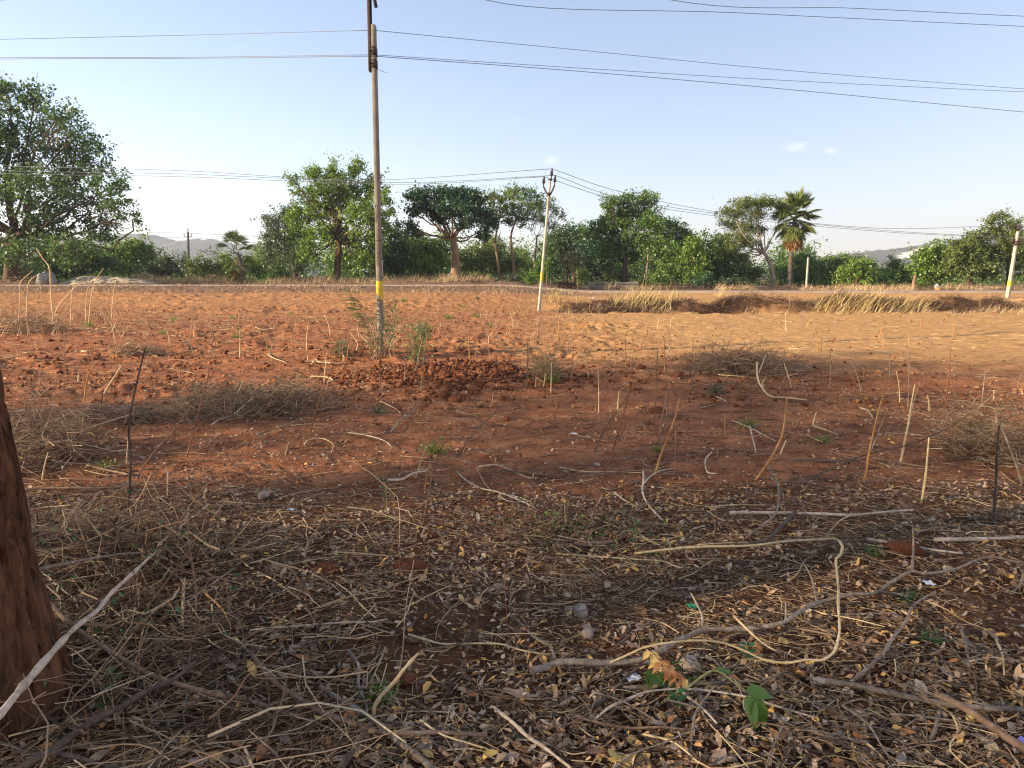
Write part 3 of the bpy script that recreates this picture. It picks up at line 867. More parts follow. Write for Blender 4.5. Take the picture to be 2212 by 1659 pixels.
# left low growth
tree('field_bush', 'wide yellow-green rounded bush below the hazy hills', 'bush', (280, 598), 66, [(280, 580)], .15,
     [(255, 545, 30, 22), (290, 540, 34, 22), (315, 560, 30, 22), (270, 572, 40, 18), (235, 565, 24, 20)], 'leaf_bright', 'bark', 22, 26, .24, .13, .3)
tree('field_bush', 'dark green shrubs mass under the massive left tree', 'bush', (160, 600), 62, [(160, 585)], .15,
     [(120, 560, 40, 26), (175, 555, 40, 26), (210, 575, 34, 18), (90, 585, 40, 18), (150, 585, 40, 16)], 'leaf_dark', 'bark', 22, 26, .24, .13, .3)
tree('field_bush', 'grey-green thorny scrub bush just left of the thin distant pole', 'bush', (370, 600), 64, [(370, 588)], .1,
     [(350, 572, 26, 16), (385, 568, 28, 16), (370, 588, 36, 10), (335, 585, 22, 12)], 'leaf_grey', 'bark', 22, 24, .22, .1, .28)
tree('field_bush', 'dull olive scrub bush just right of the thin distant pole', 'bush', (440, 604), 58, [(440, 592)], .1,
     [(425, 575, 26, 16), (460, 580, 28, 14), (440, 592, 36, 10)], 'leaf_olive', 'bark', 22, 24, .22, .1, .28)
tree('bare_tree', 'pale nearly leafless small tree between thin distant pole and little palm', 'tree', (455, 596), 72, [(455, 575), (453, 562)], .08,
     [(455, 545, 22, 12), (440, 555, 16, 10), (472, 556, 14, 9)], 'leaf_grey', 'bark_pale', 10, 10, .2, .08, .3, .3, sub=14, twigs=8)
tree('field_bush', 'light green bushes behind the little palm', 'bush', (540, 602), 68, [(540, 588)], .1,
     [(490, 565, 20, 14), (535, 570, 26, 16), (560, 585, 24, 14), (510, 585, 26, 12)], 'leaf_bright', 'bark', 20, 24, .24, .12, .28)
tree('field_bush', 'small neat conical shrub standing alone in the dry grass by the road', 'bush', (603, 608), 51, [(603, 600)], .06,
     [(603, 592, 16, 12), (600, 580, 12, 10), (590, 596, 10, 8), (616, 595, 11, 9)], 'leaf_mid', 'bark', 40, 26, .14, .05, .18, .2)
tree('field_bush', 'small leafy bush hugging the foot of the little palm', 'bush', (514, 611), 50.5, [(514, 606)], .04,
     [(514, 600, 12, 8), (505, 604, 9, 6)], 'leaf_fresh', 'bark', 40, 24, .15, .07, .18, .2)
tree('field_bush', 'dark scrubby bush behind the massive left tree trunk', 'bush', (-40, 608), 56, [(-40, 590)], .12,
     [(-60, 575, 50, 28), (0, 585, 44, 24), (40, 595, 36, 16)], 'leaf_olive', 'bark', 20, 24, .24, .12, .3)
# low continuous undergrowth hiding the far land behind the trees
def undergrowth():
    mb = MB()
    lobes = []
    for k in range(250):
        px = rng.uniform(-350, 2560)
        d = rng.uniform(78, 100)
        h = rng.uniform(3.2, 6.4) if 560 < px < 1720 else rng.uniform(1.2, 2.6)
        g = gnd(px, d)
        lobes.append((g + np.array([0, 0, h * .4]), np.array([rng.uniform(1.8, 3.6), 1.6, h * .6])))
    foliage(mb, lobes, 9, 20, .34, .18, .42, .3)
    put('far_thicket', mb.mesh('far_thicket', M['leaf_mid']), label='low dark green thicket filling the gaps behind the roadside trees', cat='thicket', kind='stuff')
undergrowth()
small = [(1318, 598, 57, 'yellowish low shrub growing between the two culvert parapets', 'leaf_olive', 16, 10), (1425, 612, 55, 'leafy low shrub at the foot of the short wooden post', 'leaf_mid', 22, 12),
         (1170, 607, 47, 'broad-leaved green shrub standing behind the leaning pole base', 'leaf_fresh', 14, 26), (1190, 600, 49, 'dark small-leaved shrub right behind the leaning pole', 'leaf_dark', 20, 26),
         (1143, 611, 46, 'bright upright seedling just left of the leaning pole', 'leaf_fresh', 7, 14), (1100, 611, 50, 'small dark bush at the edge of the brushwood heap', 'leaf_bluegreen', 10, 8),
         (1520, 617, 53, 'low blue-green ground shrub at the thicket edge', 'leaf_bluegreen', 20, 10), (1580, 622, 54, 'grey-green ground shrub by the thicket near the spreading tree', 'leaf_grey', 22, 9),
         (1262, 605, 56, 'thin yellowish shrub beside the brown tangled bush', 'leaf_olive', 10, 12), (1990, 622, 52, 'vivid green low shrub below the olive rounded tree', 'leaf_fresh', 16, 7)]
for px, py, d, lab, lm, rx, ry in small:
    tree('low_shrub', lab, 'shrub', (px, py), d, [(px, py - 6)], .03, [(px, py - ry, rx, ry), (px + rx * .5, py - ry * .6, rx * .6, ry * .6), (px - rx * .5, py - ry * .7, rx * .6, ry * .6)], lm, 'bark_tan', 40, 22, .15, .08, .18, .2)

# sapling with a tuft of big leaves
def sapling(px, py_base, py_top, d, lab, r=.4):
    B = gnd(px, d); T = at(px + 1, py_top, d)
    root = thing('tufted_sapling', lab, 'sapling', B)
    t = MB(); v, q = tubes(cat([B - [0, 0, .05], (B + T) / 2 + [.02, 0, 0], T], 4), np.linspace(.025, .012, 9), 6); t.add(v, q)
    part('stem', t, M['bark_tan'], root, True)
    l = MB()
    for k in range(22):
        a = rng.uniform(0, 6.28); el = rng.uniform(-.5, 1.1)
        dr = np.array([math.cos(a) * math.cos(el), math.sin(a) * math.cos(el), math.sin(el)])
        st = T - [0, 0, rng.uniform(0, .5)]
        n = 9
        pos = st + dr * np.linspace(.08, r, n)[:, None] - np.array([0, 0, 1]) * (np.linspace(0, 1, n)[:, None] ** 2) * r * .4
        side = np.where(np.arange(n) % 2 == 0, 1, -1)[:, None] * np.cross(dr, [0, 0, 1])
        v, q = cards(pos, dr * .6 + side, np.tile([0, 0, 1.0], (n, 1)), np.full(n, .14), np.full(n, .06)); l.add(v, q)
    part('leaves', l, M['leaf_fresh'], root)
sapling(1247, 627, 580, 40, 'young sapling with a tuft of leaves on a thin bare stem', .42)
sapling(1180, 620, 566, 44, 'taller tufted sapling overlapping the leaning pole foot', .5)

# ------------------------------------------------------------------ palms
def fan_mesh(name, R, n, spread, matn, droop, foldz=.06, petiole=.9):
    mb = MB()
    P = cat([[0, 0, 0], [petiole * .5, 0, .04], [petiole, 0, 0]], 3)
    v, q = tubes(P, np.linspace(.035, .018, len(P)), 5); mb.add(v, q)
    base = np.array([petiole, 0, 0])
    for a in np.linspace(-spread, spread, n):
        ln = R * (1 - .25 * (abs(a) / spread) ** 2) * rng.uniform(.9, 1.05)
        w = R * spread / n * 1.15
        d = np.array([math.cos(a), math.sin(a), 0]); s = np.array([-math.sin(a), math.cos(a), 0])
        z = foldz * R * (1 if rng.random() < .5 else -1)
        c1 = base + d * ln * .55 + [0, 0, -droop * .25 * R]; c2 = base + d * ln + [0, 0, -droop * R * rng.uniform(.7, 1.4)]
        vv = [base, c1 + s * w * .5 + [0, 0, z * .6], c1 - s * w * .5 - [0, 0, z * .3], c2]
        mb.add(np.array(vv), None, [[0, 1, 2], [1, 3, 2]])
    return mb.mesh(name, M[matn])

def palm(px, d, trunk_px, r0, R, nf, nd, lab, head_px):
    B = gnd(px, d)
    root = thing('palmyra_palm', lab, 'palm tree', B)
    P = cat(np.array([B - [0, 0, .2]] + [at(a, b, d) for a, b in trunk_px]), 8)
    k = np.linspace(0, 1, len(P))
    Rr = r0 * (1 - .35 * k + .35 * np.exp(-k * 8)) * (1 + .05 * np.sin(np.arange(len(P)) * 2.2))
    t = MB(); v, q = tubes(P, Rr, 10); t.add(v, q)
    part('trunk', t, M['palm_bark'], root, True)
    Hc = at(*head_px, d) - np.array(root.location)
    live = [fan_mesh('frond', R, 30, 1.75, 'frond', .10), fan_mesh('frond', R * .92, 28, 1.5, 'frond', .22), fan_mesh('frond', R * 1.0, 30, 1.9, 'frond', .05)]
    dead = [fan_mesh('dead_frond', R * .95, 24, .9, 'dead_frond', .2, .1, .45), fan_mesh('dead_frond', R * .9, 22, .7, 'dead_frond', .15, .1, .5)]
    for i in range(nf):
        a = i * 2.399 + rng.uniform(-.2, .2)
        el = 1.35 - 2.5 * (i / (nf - 1)) + rng.uniform(-.12, .12)
        put('frond', live[i % 3], root, loc=tuple(Hc + rng.normal(size=3) * .08 + [0, 0, -1.0 * R / 1.45 * i / nf]), rot=(rng.uniform(-.5, .5), -el, a))
    for i in range(nd):
        a = i * 2.399 + rng.uniform(-.3, .3)
        put('dead_frond', dead[i % 2], root, loc=tuple(Hc + np.array([0, 0, (-.9 - 1.1 * i / nd) * R / 1.45])), rot=(rng.uniform(-.4, .4), rng.uniform(.95, 1.4), a))
palm(1705, 60, [(1706, 600), (1708, 560), (1713, 510), (1717, 470)], .25, 1.45, 36, 30, 'tall fan palm with skirt of brown dead fronds beside the spreading tree', (1719, 458))
palm(518, 50.2, [(521, 590), (520, 565), (512, 546)], .20, .9, 13, 3, 'little crooked fan palm with stout dark trunk below the hills', (508, 540))

# ------------------------------------------------------------------ poles
def shaft(B, T, w0, w1, d0, d1, yaw=0.0, n=12):
    B, T = np.asarray(B, float), np.asarray(T, float)
    ax = norm(T - B)
    sx = np.array([math.cos(yaw), math.sin(yaw), 0]); sx = norm(sx - ax * (sx @ ax)); sy = np.cross(ax, sx)
    return B, T, ax, sx, sy, (w0, w1, d0, d1)
def shaft_ring(S_, t, grow=0.0, bev=.012):
    B, T, ax, sx, sy, (w0, w1, d0, d1) = S_
    c = B + (T - B) * t
    w = (w0 + (w1 - w0) * t) / 2 + grow; d = (d0 + (d1 - d0) * t) / 2 + grow
    b = bev
    pts = [(-w, -d + b), (-w + b, -d), (w - b, -d), (w, -d + b), (w, d - b), (w - b, d), (-w + b, d), (-w, d - b)]
    return np.array([c + sx * x + sy * y for x, y in pts])
def shaft_mb(S_, t0, t1, grow=0, n=10, cap=True, bev=.012):
    rings = np.array([shaft_ring(S_, t, grow, bev) for t in np.linspace(t0, t1, n)])
    v = rings.reshape(-1, 3)
    q = [[i * 8 + j, i * 8 + (j + 1) % 8, (i + 1) * 8 + (j + 1) % 8, (i + 1) * 8 + j] for i in range(n - 1) for j in range(8)]
    mb = MB()
    t = []
    if cap:
        e = (n - 1) * 8
        t = [[e, e + j, e + j + 1] for j in range(1, 7)] + [[0, j + 1, j] for j in range(1, 7)]
    return mb.add(v, q, t)
def on_shaft(S_, t, x, y, grow=0):
    B, T, ax, sx, sy, (w0, w1, d0, d1) = S_
    w = (w0 + (w1 - w0) * t) / 2; d = (d0 + (d1 - d0) * t) / 2
    return B + (T - B) * t + sx * x * w + sy * y * d

def text_part(root, S_, txt, t, size, name='inscription'):
    cu = bpy.data.curves.new('inscription', 'FONT')
    cu.body = txt; cu.size = size; cu.extrude = .0015; cu.align_x = 'CENTER'; cu.align_y = 'CENTER'
    tmp = bpy.data.objects.new('tmp', cu); COL.objects.link(tmp)
    dg = bpy.context.evaluated_depsgraph_get()
    me = bpy.data.meshes.new_from_object(tmp.evaluated_get(dg))
    bpy.data.objects.remove(tmp)
    me.materials.clear(); me.materials.append(M['engraved'])
    B, T, ax, sx, sy, _ = S_
    R = Matrix((tuple(-ax), tuple(sx), tuple(-sy))).transposed()   # text runs down the shaft, letter tops to the right
    R.col[0] = Vector(-ax); R.col[1] = Vector(sx); R.col[2] = Vector(np.cross(-ax, sx))
    p = on_shaft(S_, t, 0, -1) - sy * .001 - np.array(root.location)
    me.transform(Matrix.Translation(Vector(p)) @ R.to_4x4())
    put(name, me, root)

def insulator(name, base, up, root, h=.22, r=.055):
    prof = [(0, .012), (.28, .012), (.30, .6), (.42, 1.0), (.46, .62), (.58, .9), (.63, .5), (.76, .72), (.84, .45), (.90, .55), (1.0, .35)]
    P = np.array([base + up * h * a for a, _ in prof]); R = np.array([r * (b if b > .1 else .25) for _, b in prof])
    v, q = tubes(*capped(P, R), 10)
    o = part(name, MB().add(v, q), M['porcelain'], root, False)
    return o

# near pole
Bn = gpt(823, 762); dN = Bn[1]
Tn = at(807, 55, dN)
root = thing('utility_pole', 'near concrete utility pole with bolted steel extension and yellow band', 'utility pole', Bn)
SN = shaft(Bn - np.array([0, 0, .3]), Tn, .092, .072, .17, .12, -.12)
part('shaft', shaft_mb(SN, 0, 1, 0, 24), M['concrete'], root)
def tof(S_, py, d):
    z = at(810, py, d)[2]
    return (z - S_[0][2]) / (S_[1][2] - S_[0][2])
# yellow band with a slanting lower edge
rings = []
ta, tb, tc = tof(SN, 607, dN), tof(SN, 632, dN), tof(SN, 648, dN)
r1 = shaft_ring(SN, ta, .003); lo = []
for j, u in enumerate([0, .1, .9, 1, 1, .9, .1, 0]):
    lo.append(shaft_ring(SN, tb + (tc - tb) * u, .003)[j])
v = np.concatenate([r1, np.array(lo)])
part('yellow_band', MB().add(v, [[j, (j + 1) % 8, 8 + (j + 1) % 8, 8 + j][::-1] for j in range(8)]), M['yellow_paint'], root)
text_part(root, SN, 'Z/100KG', tof(SN, 462, dN), .085)
text_part(root, SN, '19/4/200', tof(SN, 558, dN), .085)
g_ = shaft_mb(SN, tof(SN, 521.5, dN), tof(SN, 519.5, dN), .003, 2); part('joint_line', g_, M['engraved'], root)
# steel channel
xo = (799 - 807) / F * dN
c0 = at(801.0, 155, dN) ; c1 = at(797.5, -10, dN)
c1 = c0 + (c1 - c0) * 1.9
axc = norm(c1 - c0)
SCc = shaft(c0, c1, .055, .055, .10, .10, -.12)
ch = MB()
for (ox, oy, wx, wy) in ((0, -.045, .055, .008), (-.0235, 0, .008, .082), (0, .045, .055, .008)):
    ss_ = shaft(c0 + SCc[3] * ox + SCc[4] * oy, c1 + SCc[3] * ox + SCc[4] * oy, wx, wx, wy, wy, -.12)
    mbx = shaft_mb(ss_, 0, 1, 0, 6, True, .001)
    ch.add(mbx.v[0], mbx.q[0], mbx.t[0])
part('steel_channel', ch, M['rust_steel'], root)
for py in (124 - 12, 150 - 11):
    t0 = tof(SN, py, dN)
    cl = shaft_mb(SN, t0 - .012, t0 + .012, .006, 2); o = part('clamp', cl, M['rust_steel'], root)
    bl = MB(); p = on_shaft(SN, t0, -1.15, -1.05); v, q = tubes(np.array([p - SN[4] * .02, p + SN[4] * .05]), np.array([.012, .012]), 6); bl.add(v, q)
    part('bolt', bl, M['rust_steel'], root)
# cross arm at the top of the extension, its brace just reaches the picture
arm_c = c0 + (c1 - c0) * .93
br = MB(); v, q = tubes(*capped(np.array([at(812.5, 16, dN - .1), at(809, 0, dN - .1), arm_c + [.05, -.05, -.2]]), np.array([.03, .032, .03])), 4); br.add(v, q)
part('brace', br, M['rust_steel'], root)
ar = MB(); bx = box(arm_c + [0, -.06, 0], 1.5, .07, .07); ar.add(*bx); part('cross_arm', ar, M['rust_steel'], root)
for dx in (-.68, .0, .68):
    insulator('insulator', arm_c + np.array([dx, -.06, .035]), np.array([0, 0, 1.0]), root)
wsb = MB(); p = on_shaft(SN, tof(SN, 150, dN), 1, -.5); v, q = tubes(np.array([p, p + [.12, -.02, -.05], p + [.20, -.03, -.075]]), np.array([.004, .004, .003]), 4); wsb.add(v, q)
part('wire_stub', wsb, M['wire'], root)
pc = MB(); pp = [on_shaft(SN, tof(SN, py, dN), 1.18, 0) for py in (598, 590, 570, 562)]
v, q = tubes(*capped(cat(pp, 3), np.full(10, .022)), 6); pc.add(v, q); part('earth_conduit', pc, M['concrete_white'], root, True)

# leaning second pole
B2 = gpt(1163, 673); d2 = B2[1]
T2 = at(1188.5, 387, d2)
root2 = thing('utility_pole', 'leaning whitish concrete pole with V-shaped insulator bracket and yellow band', 'utility pole', B2)
S2 = shaft(B2 - np.array([0, 0, .25]), T2, .105, .075, .12, .09, .5)
part('shaft', shaft_mb(S2, 0, 1, 0, 16), M['concrete_white'], root2)
ta, tb = tof(S2, 609, d2), tof(S2, 587, d2)
part('yellow_band', shaft_mb(S2, ta, tb, .004, 3, False), M['yellow_paint'], root2)
cp = shaft_mb(S2, .99, 1.003, .02, 2); part('cap_clamp', cp, M['rust_steel'], root2)
vb = at(1186, 421, d2)
lt, rt = at(1174, 403, d2), at(1198, 400, d2)
vm = MB(); v, q = tubes(*capped(cat([lt, lt + (vb - lt) * .75 + [-.02, 0, -.05], vb - [0, .12, .02], rt + (vb - rt) * .75 + [.02, 0, -.05], rt], 5), np.full(21, .035)), 6); vm.add(v, q)
part('v_bracket', vm, M['rust_steel'], root2)
clm = shaft_mb(S2, tof(S2, 424, d2), tof(S2, 416, d2), .012, 2); part('clamp', clm, M['rust_steel'], root2)
tops2 = []
for nm, p in (('insulator', lt), ('insulator', rt), ('insulator', T2 + np.array([.05, 0, .02]))):
    insulator(nm, p, np.array([.05, 0, 1.0]), root2, .42, .085)
    tops2.append(p + np.array([.02, 0, .40]))

# far right pole
B3 = gpt(2176, 643); d3 = B3[1]; T3 = at(2199, 500, d3)
root3 = thing('utility_pole', 'concrete pole with bright yellow band standing beyond the earth bund', 'utility pole', B3)
S3 = shaft(B3 - np.array([0, 0, .25]), T3, .19, .13, .20, .14, .3)
part('shaft', shaft_mb(S3, 0, 1, 0, 12), M['concrete_white'], root3)
part('yellow_band', shaft_mb(S3, tof(S3, 617 + 2, d3), tof(S3, 604 + 2, d3), .005, 3, False), M['yellow_paint'], root3)
for py in (522, 527):
    t0 = tof(S3, py, d3); part('clamp', shaft_mb(S3, t0 - .012, t0 + .012, .05, 2), M['rust_steel'], root3)
insulator('insulator', T3, np.array([.1, 0, 1.0]), root3, .45, .14)
for dx in (-.28, .28):
    insulator('insulator', T3 + np.array([dx, 0, -.75]), np.array([.1, 0, 1.0]), root3, .4, .1)
bm_ = MB(); bm_.add(*box(T3 + np.array([0, -.1, -.78]), .7, .06, .06)); part('cross_arm', bm_, M['rust_steel'], root3)
T3w = T3 + np.array([0, 0, .4])

# small distant poles
def far_pole(px, py0, py1, d, lab, w, m, arm=False, name='utility_pole', top_dx=0):
    B = gnd(px, d); T = at(px + top_dx, py1, d)
    r = thing(name, lab, 'utility pole', B)
    s = shaft(B - np.array([0, 0, .3]), T, w, w * .75, w, w * .75, .3)
    part('shaft', shaft_mb(s, 0, 1, 0, 8), M[m], r)
    if arm:
        a = MB(); a.add(*box(T - [0, .08, .55], .9, .06, .06)); part('cross_arm', a, M['rust_steel'], r)
        for dx in (-.4, .4):
            insulator('insulator', T + np.array([dx, -.08, -.52]), np.array([0, 0, 1.0]), r, .3, .07)
        insulator('insulator', T, np.array([0, 0, 1.0]), r, .35, .08)
    else:
        c = MB(); v, q = tubes(np.array([T - [0, 0, .05], T + [0, 0, .02]]), np.array([w * .62, w * .5]), 6); c.add(v, q); part('cap', c, M['concrete'], r)
    return T
far_pole(408, 600, 500, 70, 'thin distant grey pole with small cross arm standing in the scrub', .26, 'concrete', True, top_dx=-2)
far_pole(1395, 600, 550, 56, 'short leaning wooden post in front of the dark bushes', .14, 'bark_tan', True, 'wooden_post', 5)
far_pole(1742, 624, 556, 58, 'slender bare white concrete post just right of the palm', .17, 'concrete_white', False, 'concrete_post', 4)
# lattice tower far off
def tower():
    d = 420
    B = at(1471, 560, d); B[2] = 1.0
    T = at(1471, 478, d)
    r = thing('lattice_tower', 'faint distant steel lattice tower peeking over the dark rounded trees', 'tower', B)
    mb = MB(); h = T[2] - B[2]
    for sx in (-1, 1):
        for sy in (-1, 1):
            v, q = tubes(np.array([B + [sx * 3.4, sy * 3.4, 0], B + [sx * .3, sy * .3, h]]), np.array([.16, .12]), 4); mb.add(v, q)
    part('leg_frame', mb, M['concrete'], r)
    mb = MB()
    for k in range(9):
        z0, z1 = h * k / 9, h * (k + 1) / 9
        w0, w1 = 3.4 - 3.1 * k / 9, 3.4 - 3.1 * (k + 1) / 9
        for s in (-1, 1):
            for ax in (0, 1):
                a = np.array([-w0, s * w0, z0]); b = np.array([w1, s * w1, z1])
                if ax: a, b = a[[1, 0, 2]], b[[1, 0, 2]]
                v, q = tubes(np.array([B + a, B + b]), np.array([.09, .09]), 4); mb.add(v, q)
    part('cross_bracing', mb, M['concrete'], r)
tower()

# ------------------------------------------------------------------ wires
def wire(pts, lab, r=.006, grp=None, split=0):
    if split:
        P = np.concatenate([cat(np.array(pts[:split + 1]), 10)[:-1], cat(np.array(pts[split:]), 10)])
    else:
        P = cat(np.array(pts), 10)
    v, q = tubes(P, np.full(len(P), r), 5)
    put('power_line', MB().add(v, q).mesh('power_line', M['wire'], True), label=lab, cat='power line', group=grp)
g1 = 'wires on the near pole'
aL = on_shaft(SN, tof(SN, 68, dN), 0, -1); bL = on_shaft(SN, tof(SN, 121, dN), 0, -1.05); cL = on_shaft(SN, tof(SN, 124, dN), 0, -1.12)
wire([at(-300, 92, 15), at(0, 85, 14.6), at(400, 76, 14), aL, at(1250, 108, 14.6), at(1700, 152, 15.8), at(2212, 192, 17.2), at(2700, 226, 18.5)], 'highest thin wire tied to the concrete head of the near pole', .005, g1, 3)
wire([at(-300, 127, 15), at(0, 124.5, 14.6), at(400, 123.5, 14), bL, at(1250, 147, 14.6), at(1700, 174, 15.8), at(2212, 198.5, 17.2), at(2700, 218, 18.5)], 'middle wire crossing the near pole at its upper clamp', .005, g1, 3)
wire([at(-300, 131, 14.9), at(0, 127.5, 14.5), at(400, 126, 13.9), cL, at(1250, 154, 14.3), at(1700, 193, 15.3), at(2212, 242, 16.6), at(2700, 285, 17.8)], 'lowest thicker wire crossing the near pole between its clamps', .006, g1, 3)
wire([arm_c + np.array([.68, -.06, .25]), at(1050, 0, 13.9), at(1600, 28, 15), at(2212, 57, 16.6), at(2700, 78, 18)], 'lower of two wires running from the steel extension cross arm', .006, g1)
wire([arm_c + np.array([0, -.06, .25]), at(1450, 0, 14.4), at(1850, 18, 15.5), at(2212, 35, 16.6), at(2700, 55, 18)], 'upper of two wires running from the steel extension cross arm', .006, g1)
wire([arm_c + np.array([-.68, -.06, .25]), at(500, -30, 13.9), at(40, -2, 14.5), at(-300, 12, 15)], 'wire running left from the steel extension of the near pole', .007, g1)
g2 = 'wires on the leaning pole'
wire([at(-200, 352, 37), at(100, 361, 36), at(400, 369, 34.5), at(780, 389, 32.5), tops2[2], at(1340, 414, 34), at(1560, 459, 39), at(1900, 493, 42), T3w], 'top wire on the crown insulator of the leaning pole', .012, g2, 4)
wire([at(-200, 362, 37), at(100, 371, 36), at(400, 376, 34.5), at(850, 394, 32), tops2[1], at(1340, 427, 34), at(1560, 463, 39), at(1900, 497, 42), T3 + np.array([.28, 0, -.4])], 'wire on the right arm of the V-shaped bracket', .012, g2, 4)
wire([at(-200, 370, 37), at(100, 377, 36), at(400, 382, 34.5), at(850, 398, 32), tops2[0], at(1340, 433, 34), at(1560, 468, 39), at(1900, 500, 42), T3 + np.array([-.28, 0, -.4])], 'wire on the left arm of the V-shaped bracket', .012, g2, 4)
g3 = 'far thin wires behind the scrub'
wire([at(60, 497, 72), at(250, 500, 71), at(408, 504, 70), at(560, 511, 72), at(700, 520, 74)], 'upper of two faint wires on the thin distant pole', .016, g3)
wire([at(60, 510, 72), at(250, 512, 71), at(408, 514, 70), at(560, 525, 72), at(700, 530, 74)], 'lower of two faint wires on the thin distant pole', .016, g3)

# ------------------------------------------------------------------ culvert, heaps, boulder
def rough_box(c, sx, sy, sz, seed, yaw=0.0):
    nx, ny, nz = 14, 4, 5
    mb = MB()
    g = np.linspace(-.5, .5, 9)
    faces = []
    def sheet(u, v_, w, fix):
        U, V = np.meshgrid(u, v_)
        p = np.zeros(U.shape + (3,))
        ax = [0, 1, 2]; ax.remove(fix)
        p[..., ax[0]] = U; p[..., ax[1]] = V; p[..., fix] = w
        return p
    for fix in range(3):
        for w in (-.5, .5):
            p = sheet(g, g, w, fix) * [sx, sy, sz]
            n = np.stack([vnoise(p[..., 0] * 2.5 + 5, p[..., 2] * 3 + p[..., 1] * 2, seed + k) for k in range(3)], -1) * .06
            p = p + n
            R_ = np.array([[math.cos(yaw), -math.sin(yaw), 0], [math.sin(yaw), math.cos(yaw), 0], [0, 0, 1]])
            p = p @ R_.T + c
            N = len(g)
            q = [[i * N + j, i * N + j + 1, (i + 1) * N + j + 1, (i + 1) * N + j] for i in range(N - 1) for j in range(N - 1)]
            mb.add(p.reshape(-1, 3), q)
    return mb
for px0, px1, lab in ((1272, 1318, 'longer weathered stone culvert parapet beside the pale track'), (1327, 1375, 'shorter weathered stone culvert parapet by the low shrubs')):
    d = 50.5
    a, b = gnd(px0, d), gnd(px1, d)
    c = (a + b) / 2; Lw = b[0] - a[0]
    r = thing('culvert_parapet', lab, 'low wall', c)
    part('wall', rough_box(c + [0, 0, .22], Lw, .4, .6, 3 + px0, .02), M['concrete'], r)
    part('coping', rough_box(c + [0, -.02, .565], Lw + .1, .5, .09, 13 + px0, .02), M['concrete'], r)
def blob(c, r, seed, n=2, amp=.25, flatb=.5):
    bm = __import__('bmesh').new()
    __import__('bmesh').ops.create_icosphere(bm, subdivisions=n, radius=1)
    v = np.array([list(x.co) for x in bm.verts]); f = [[x.index for x in t.verts] for t in bm.faces]
    bm.free()
    k = 1 + amp * (vnoise(v[:, 0] * 1.7 + seed, v[:, 1] * 1.7 + v[:, 2] * 1.3, seed) + .5 * vnoise(v[:, 0] * 4 + seed, v[:, 1] * 4 - v[:, 2] * 3.3, seed + 1))
    v = v * k[:, None]
    v[:, 2] = np.maximum(v[:, 2], -flatb)
    return v * np.asarray(r) + np.asarray(c), f
c = gnd(98, 47.9); r_ = thing('white_boulder', 'large whitish boulder at the end of the pale sand bank', 'boulder', c)
mb = MB(); v, f = blob(c + [0, 0, .38], [.62, .5, .55], 5, 3, .38, .75); mb.add(v, None, f); part('boulder_body', mb, M['white_rock'], r_, True)
mb = MB(); v, f = blob(c + [.62, -.1, .25], [.3, .3, .32], 9, 2, .25, .8); mb.add(v, None, f); part('broken_piece', mb, M['white_rock'], r_, True)
mb = MB()
a, b = gnd(140, 49), gnd(345, 49)
xs = np.linspace(a[0], b[0], 90); ys = np.linspace(-1, 1, 14)
X, Yn = np.meshgrid(xs, ys)
pr = (1 - np.abs(Yn) ** 2.2)
hh = (.66 + .2 * vnoise(X * .6, X * 0, 4)) * np.minimum(1, np.minimum((X - a[0]) / 1.0, (b[0] - X) / 2.2)).clip(0, 1) ** .5
Z = gz(X, 49 + Yn * 1.2) - .1 + pr * (hh + .06 * fbm(X * 2, Yn * 3, 2, 8))
v = np.stack([X, 49 + Yn * 1.2, Z], -1); N = 90
q = [[i * N + j, i * N + j + 1, (i + 1) * N + j + 1, (i + 1) * N + j] for i in range(13) for j in range(N - 1)]
put('sand_bank', mb.add(v.reshape(-1, 3), q).mesh('sand_bank', M['pale_sand'], True), label='long low pale cream sand bank beyond the road under the massive tree', cat='sand bank')
c = gnd(2023, 44.6 + 4); r_ = thing('marker_stone', 'small cream painted marker stone in dry grass near the yellow-banded pole', 'stone', c)
mb = MB(); v, f = blob(c + [0, 0, .2], [.17, .16, .32], 15, 2, .15, .75); mb.add(v, None, f); part('stone_body', mb, M['white_rock'], r_, True)
mb = MB(); v, f = blob(c + [.12, -.05, .08], [.3, .25, .15], 17, 2, .2, .75); mb.add(v, None, f); part('stone_base', mb, M['st_orange'], r_, True)
c = gnd(1972, 50); r_ = thing('tree_stump', 'short brown broken tree stump in the dry grass under the olive trees', 'stump', c)
mb = MB(); v, q = tubes(*capped(cat([c - [0, 0, .1], c + [.02, 0, .5], c + [.06, 0, 1.15]], 4), np.linspace(.17, .1, 9)), 8); mb.add(v, q); part('stump_body', mb, M['bark_tan'], r_, True)
mb = MB(); v, q = tubes(*capped(cat([c + [.03, 0, .7], c + [-.1, -.05, .95]], 3), np.linspace(.06, .03, 4)), 6); mb.add(v, q); part('branch_stub', mb, M['bark_tan'], r_, True)

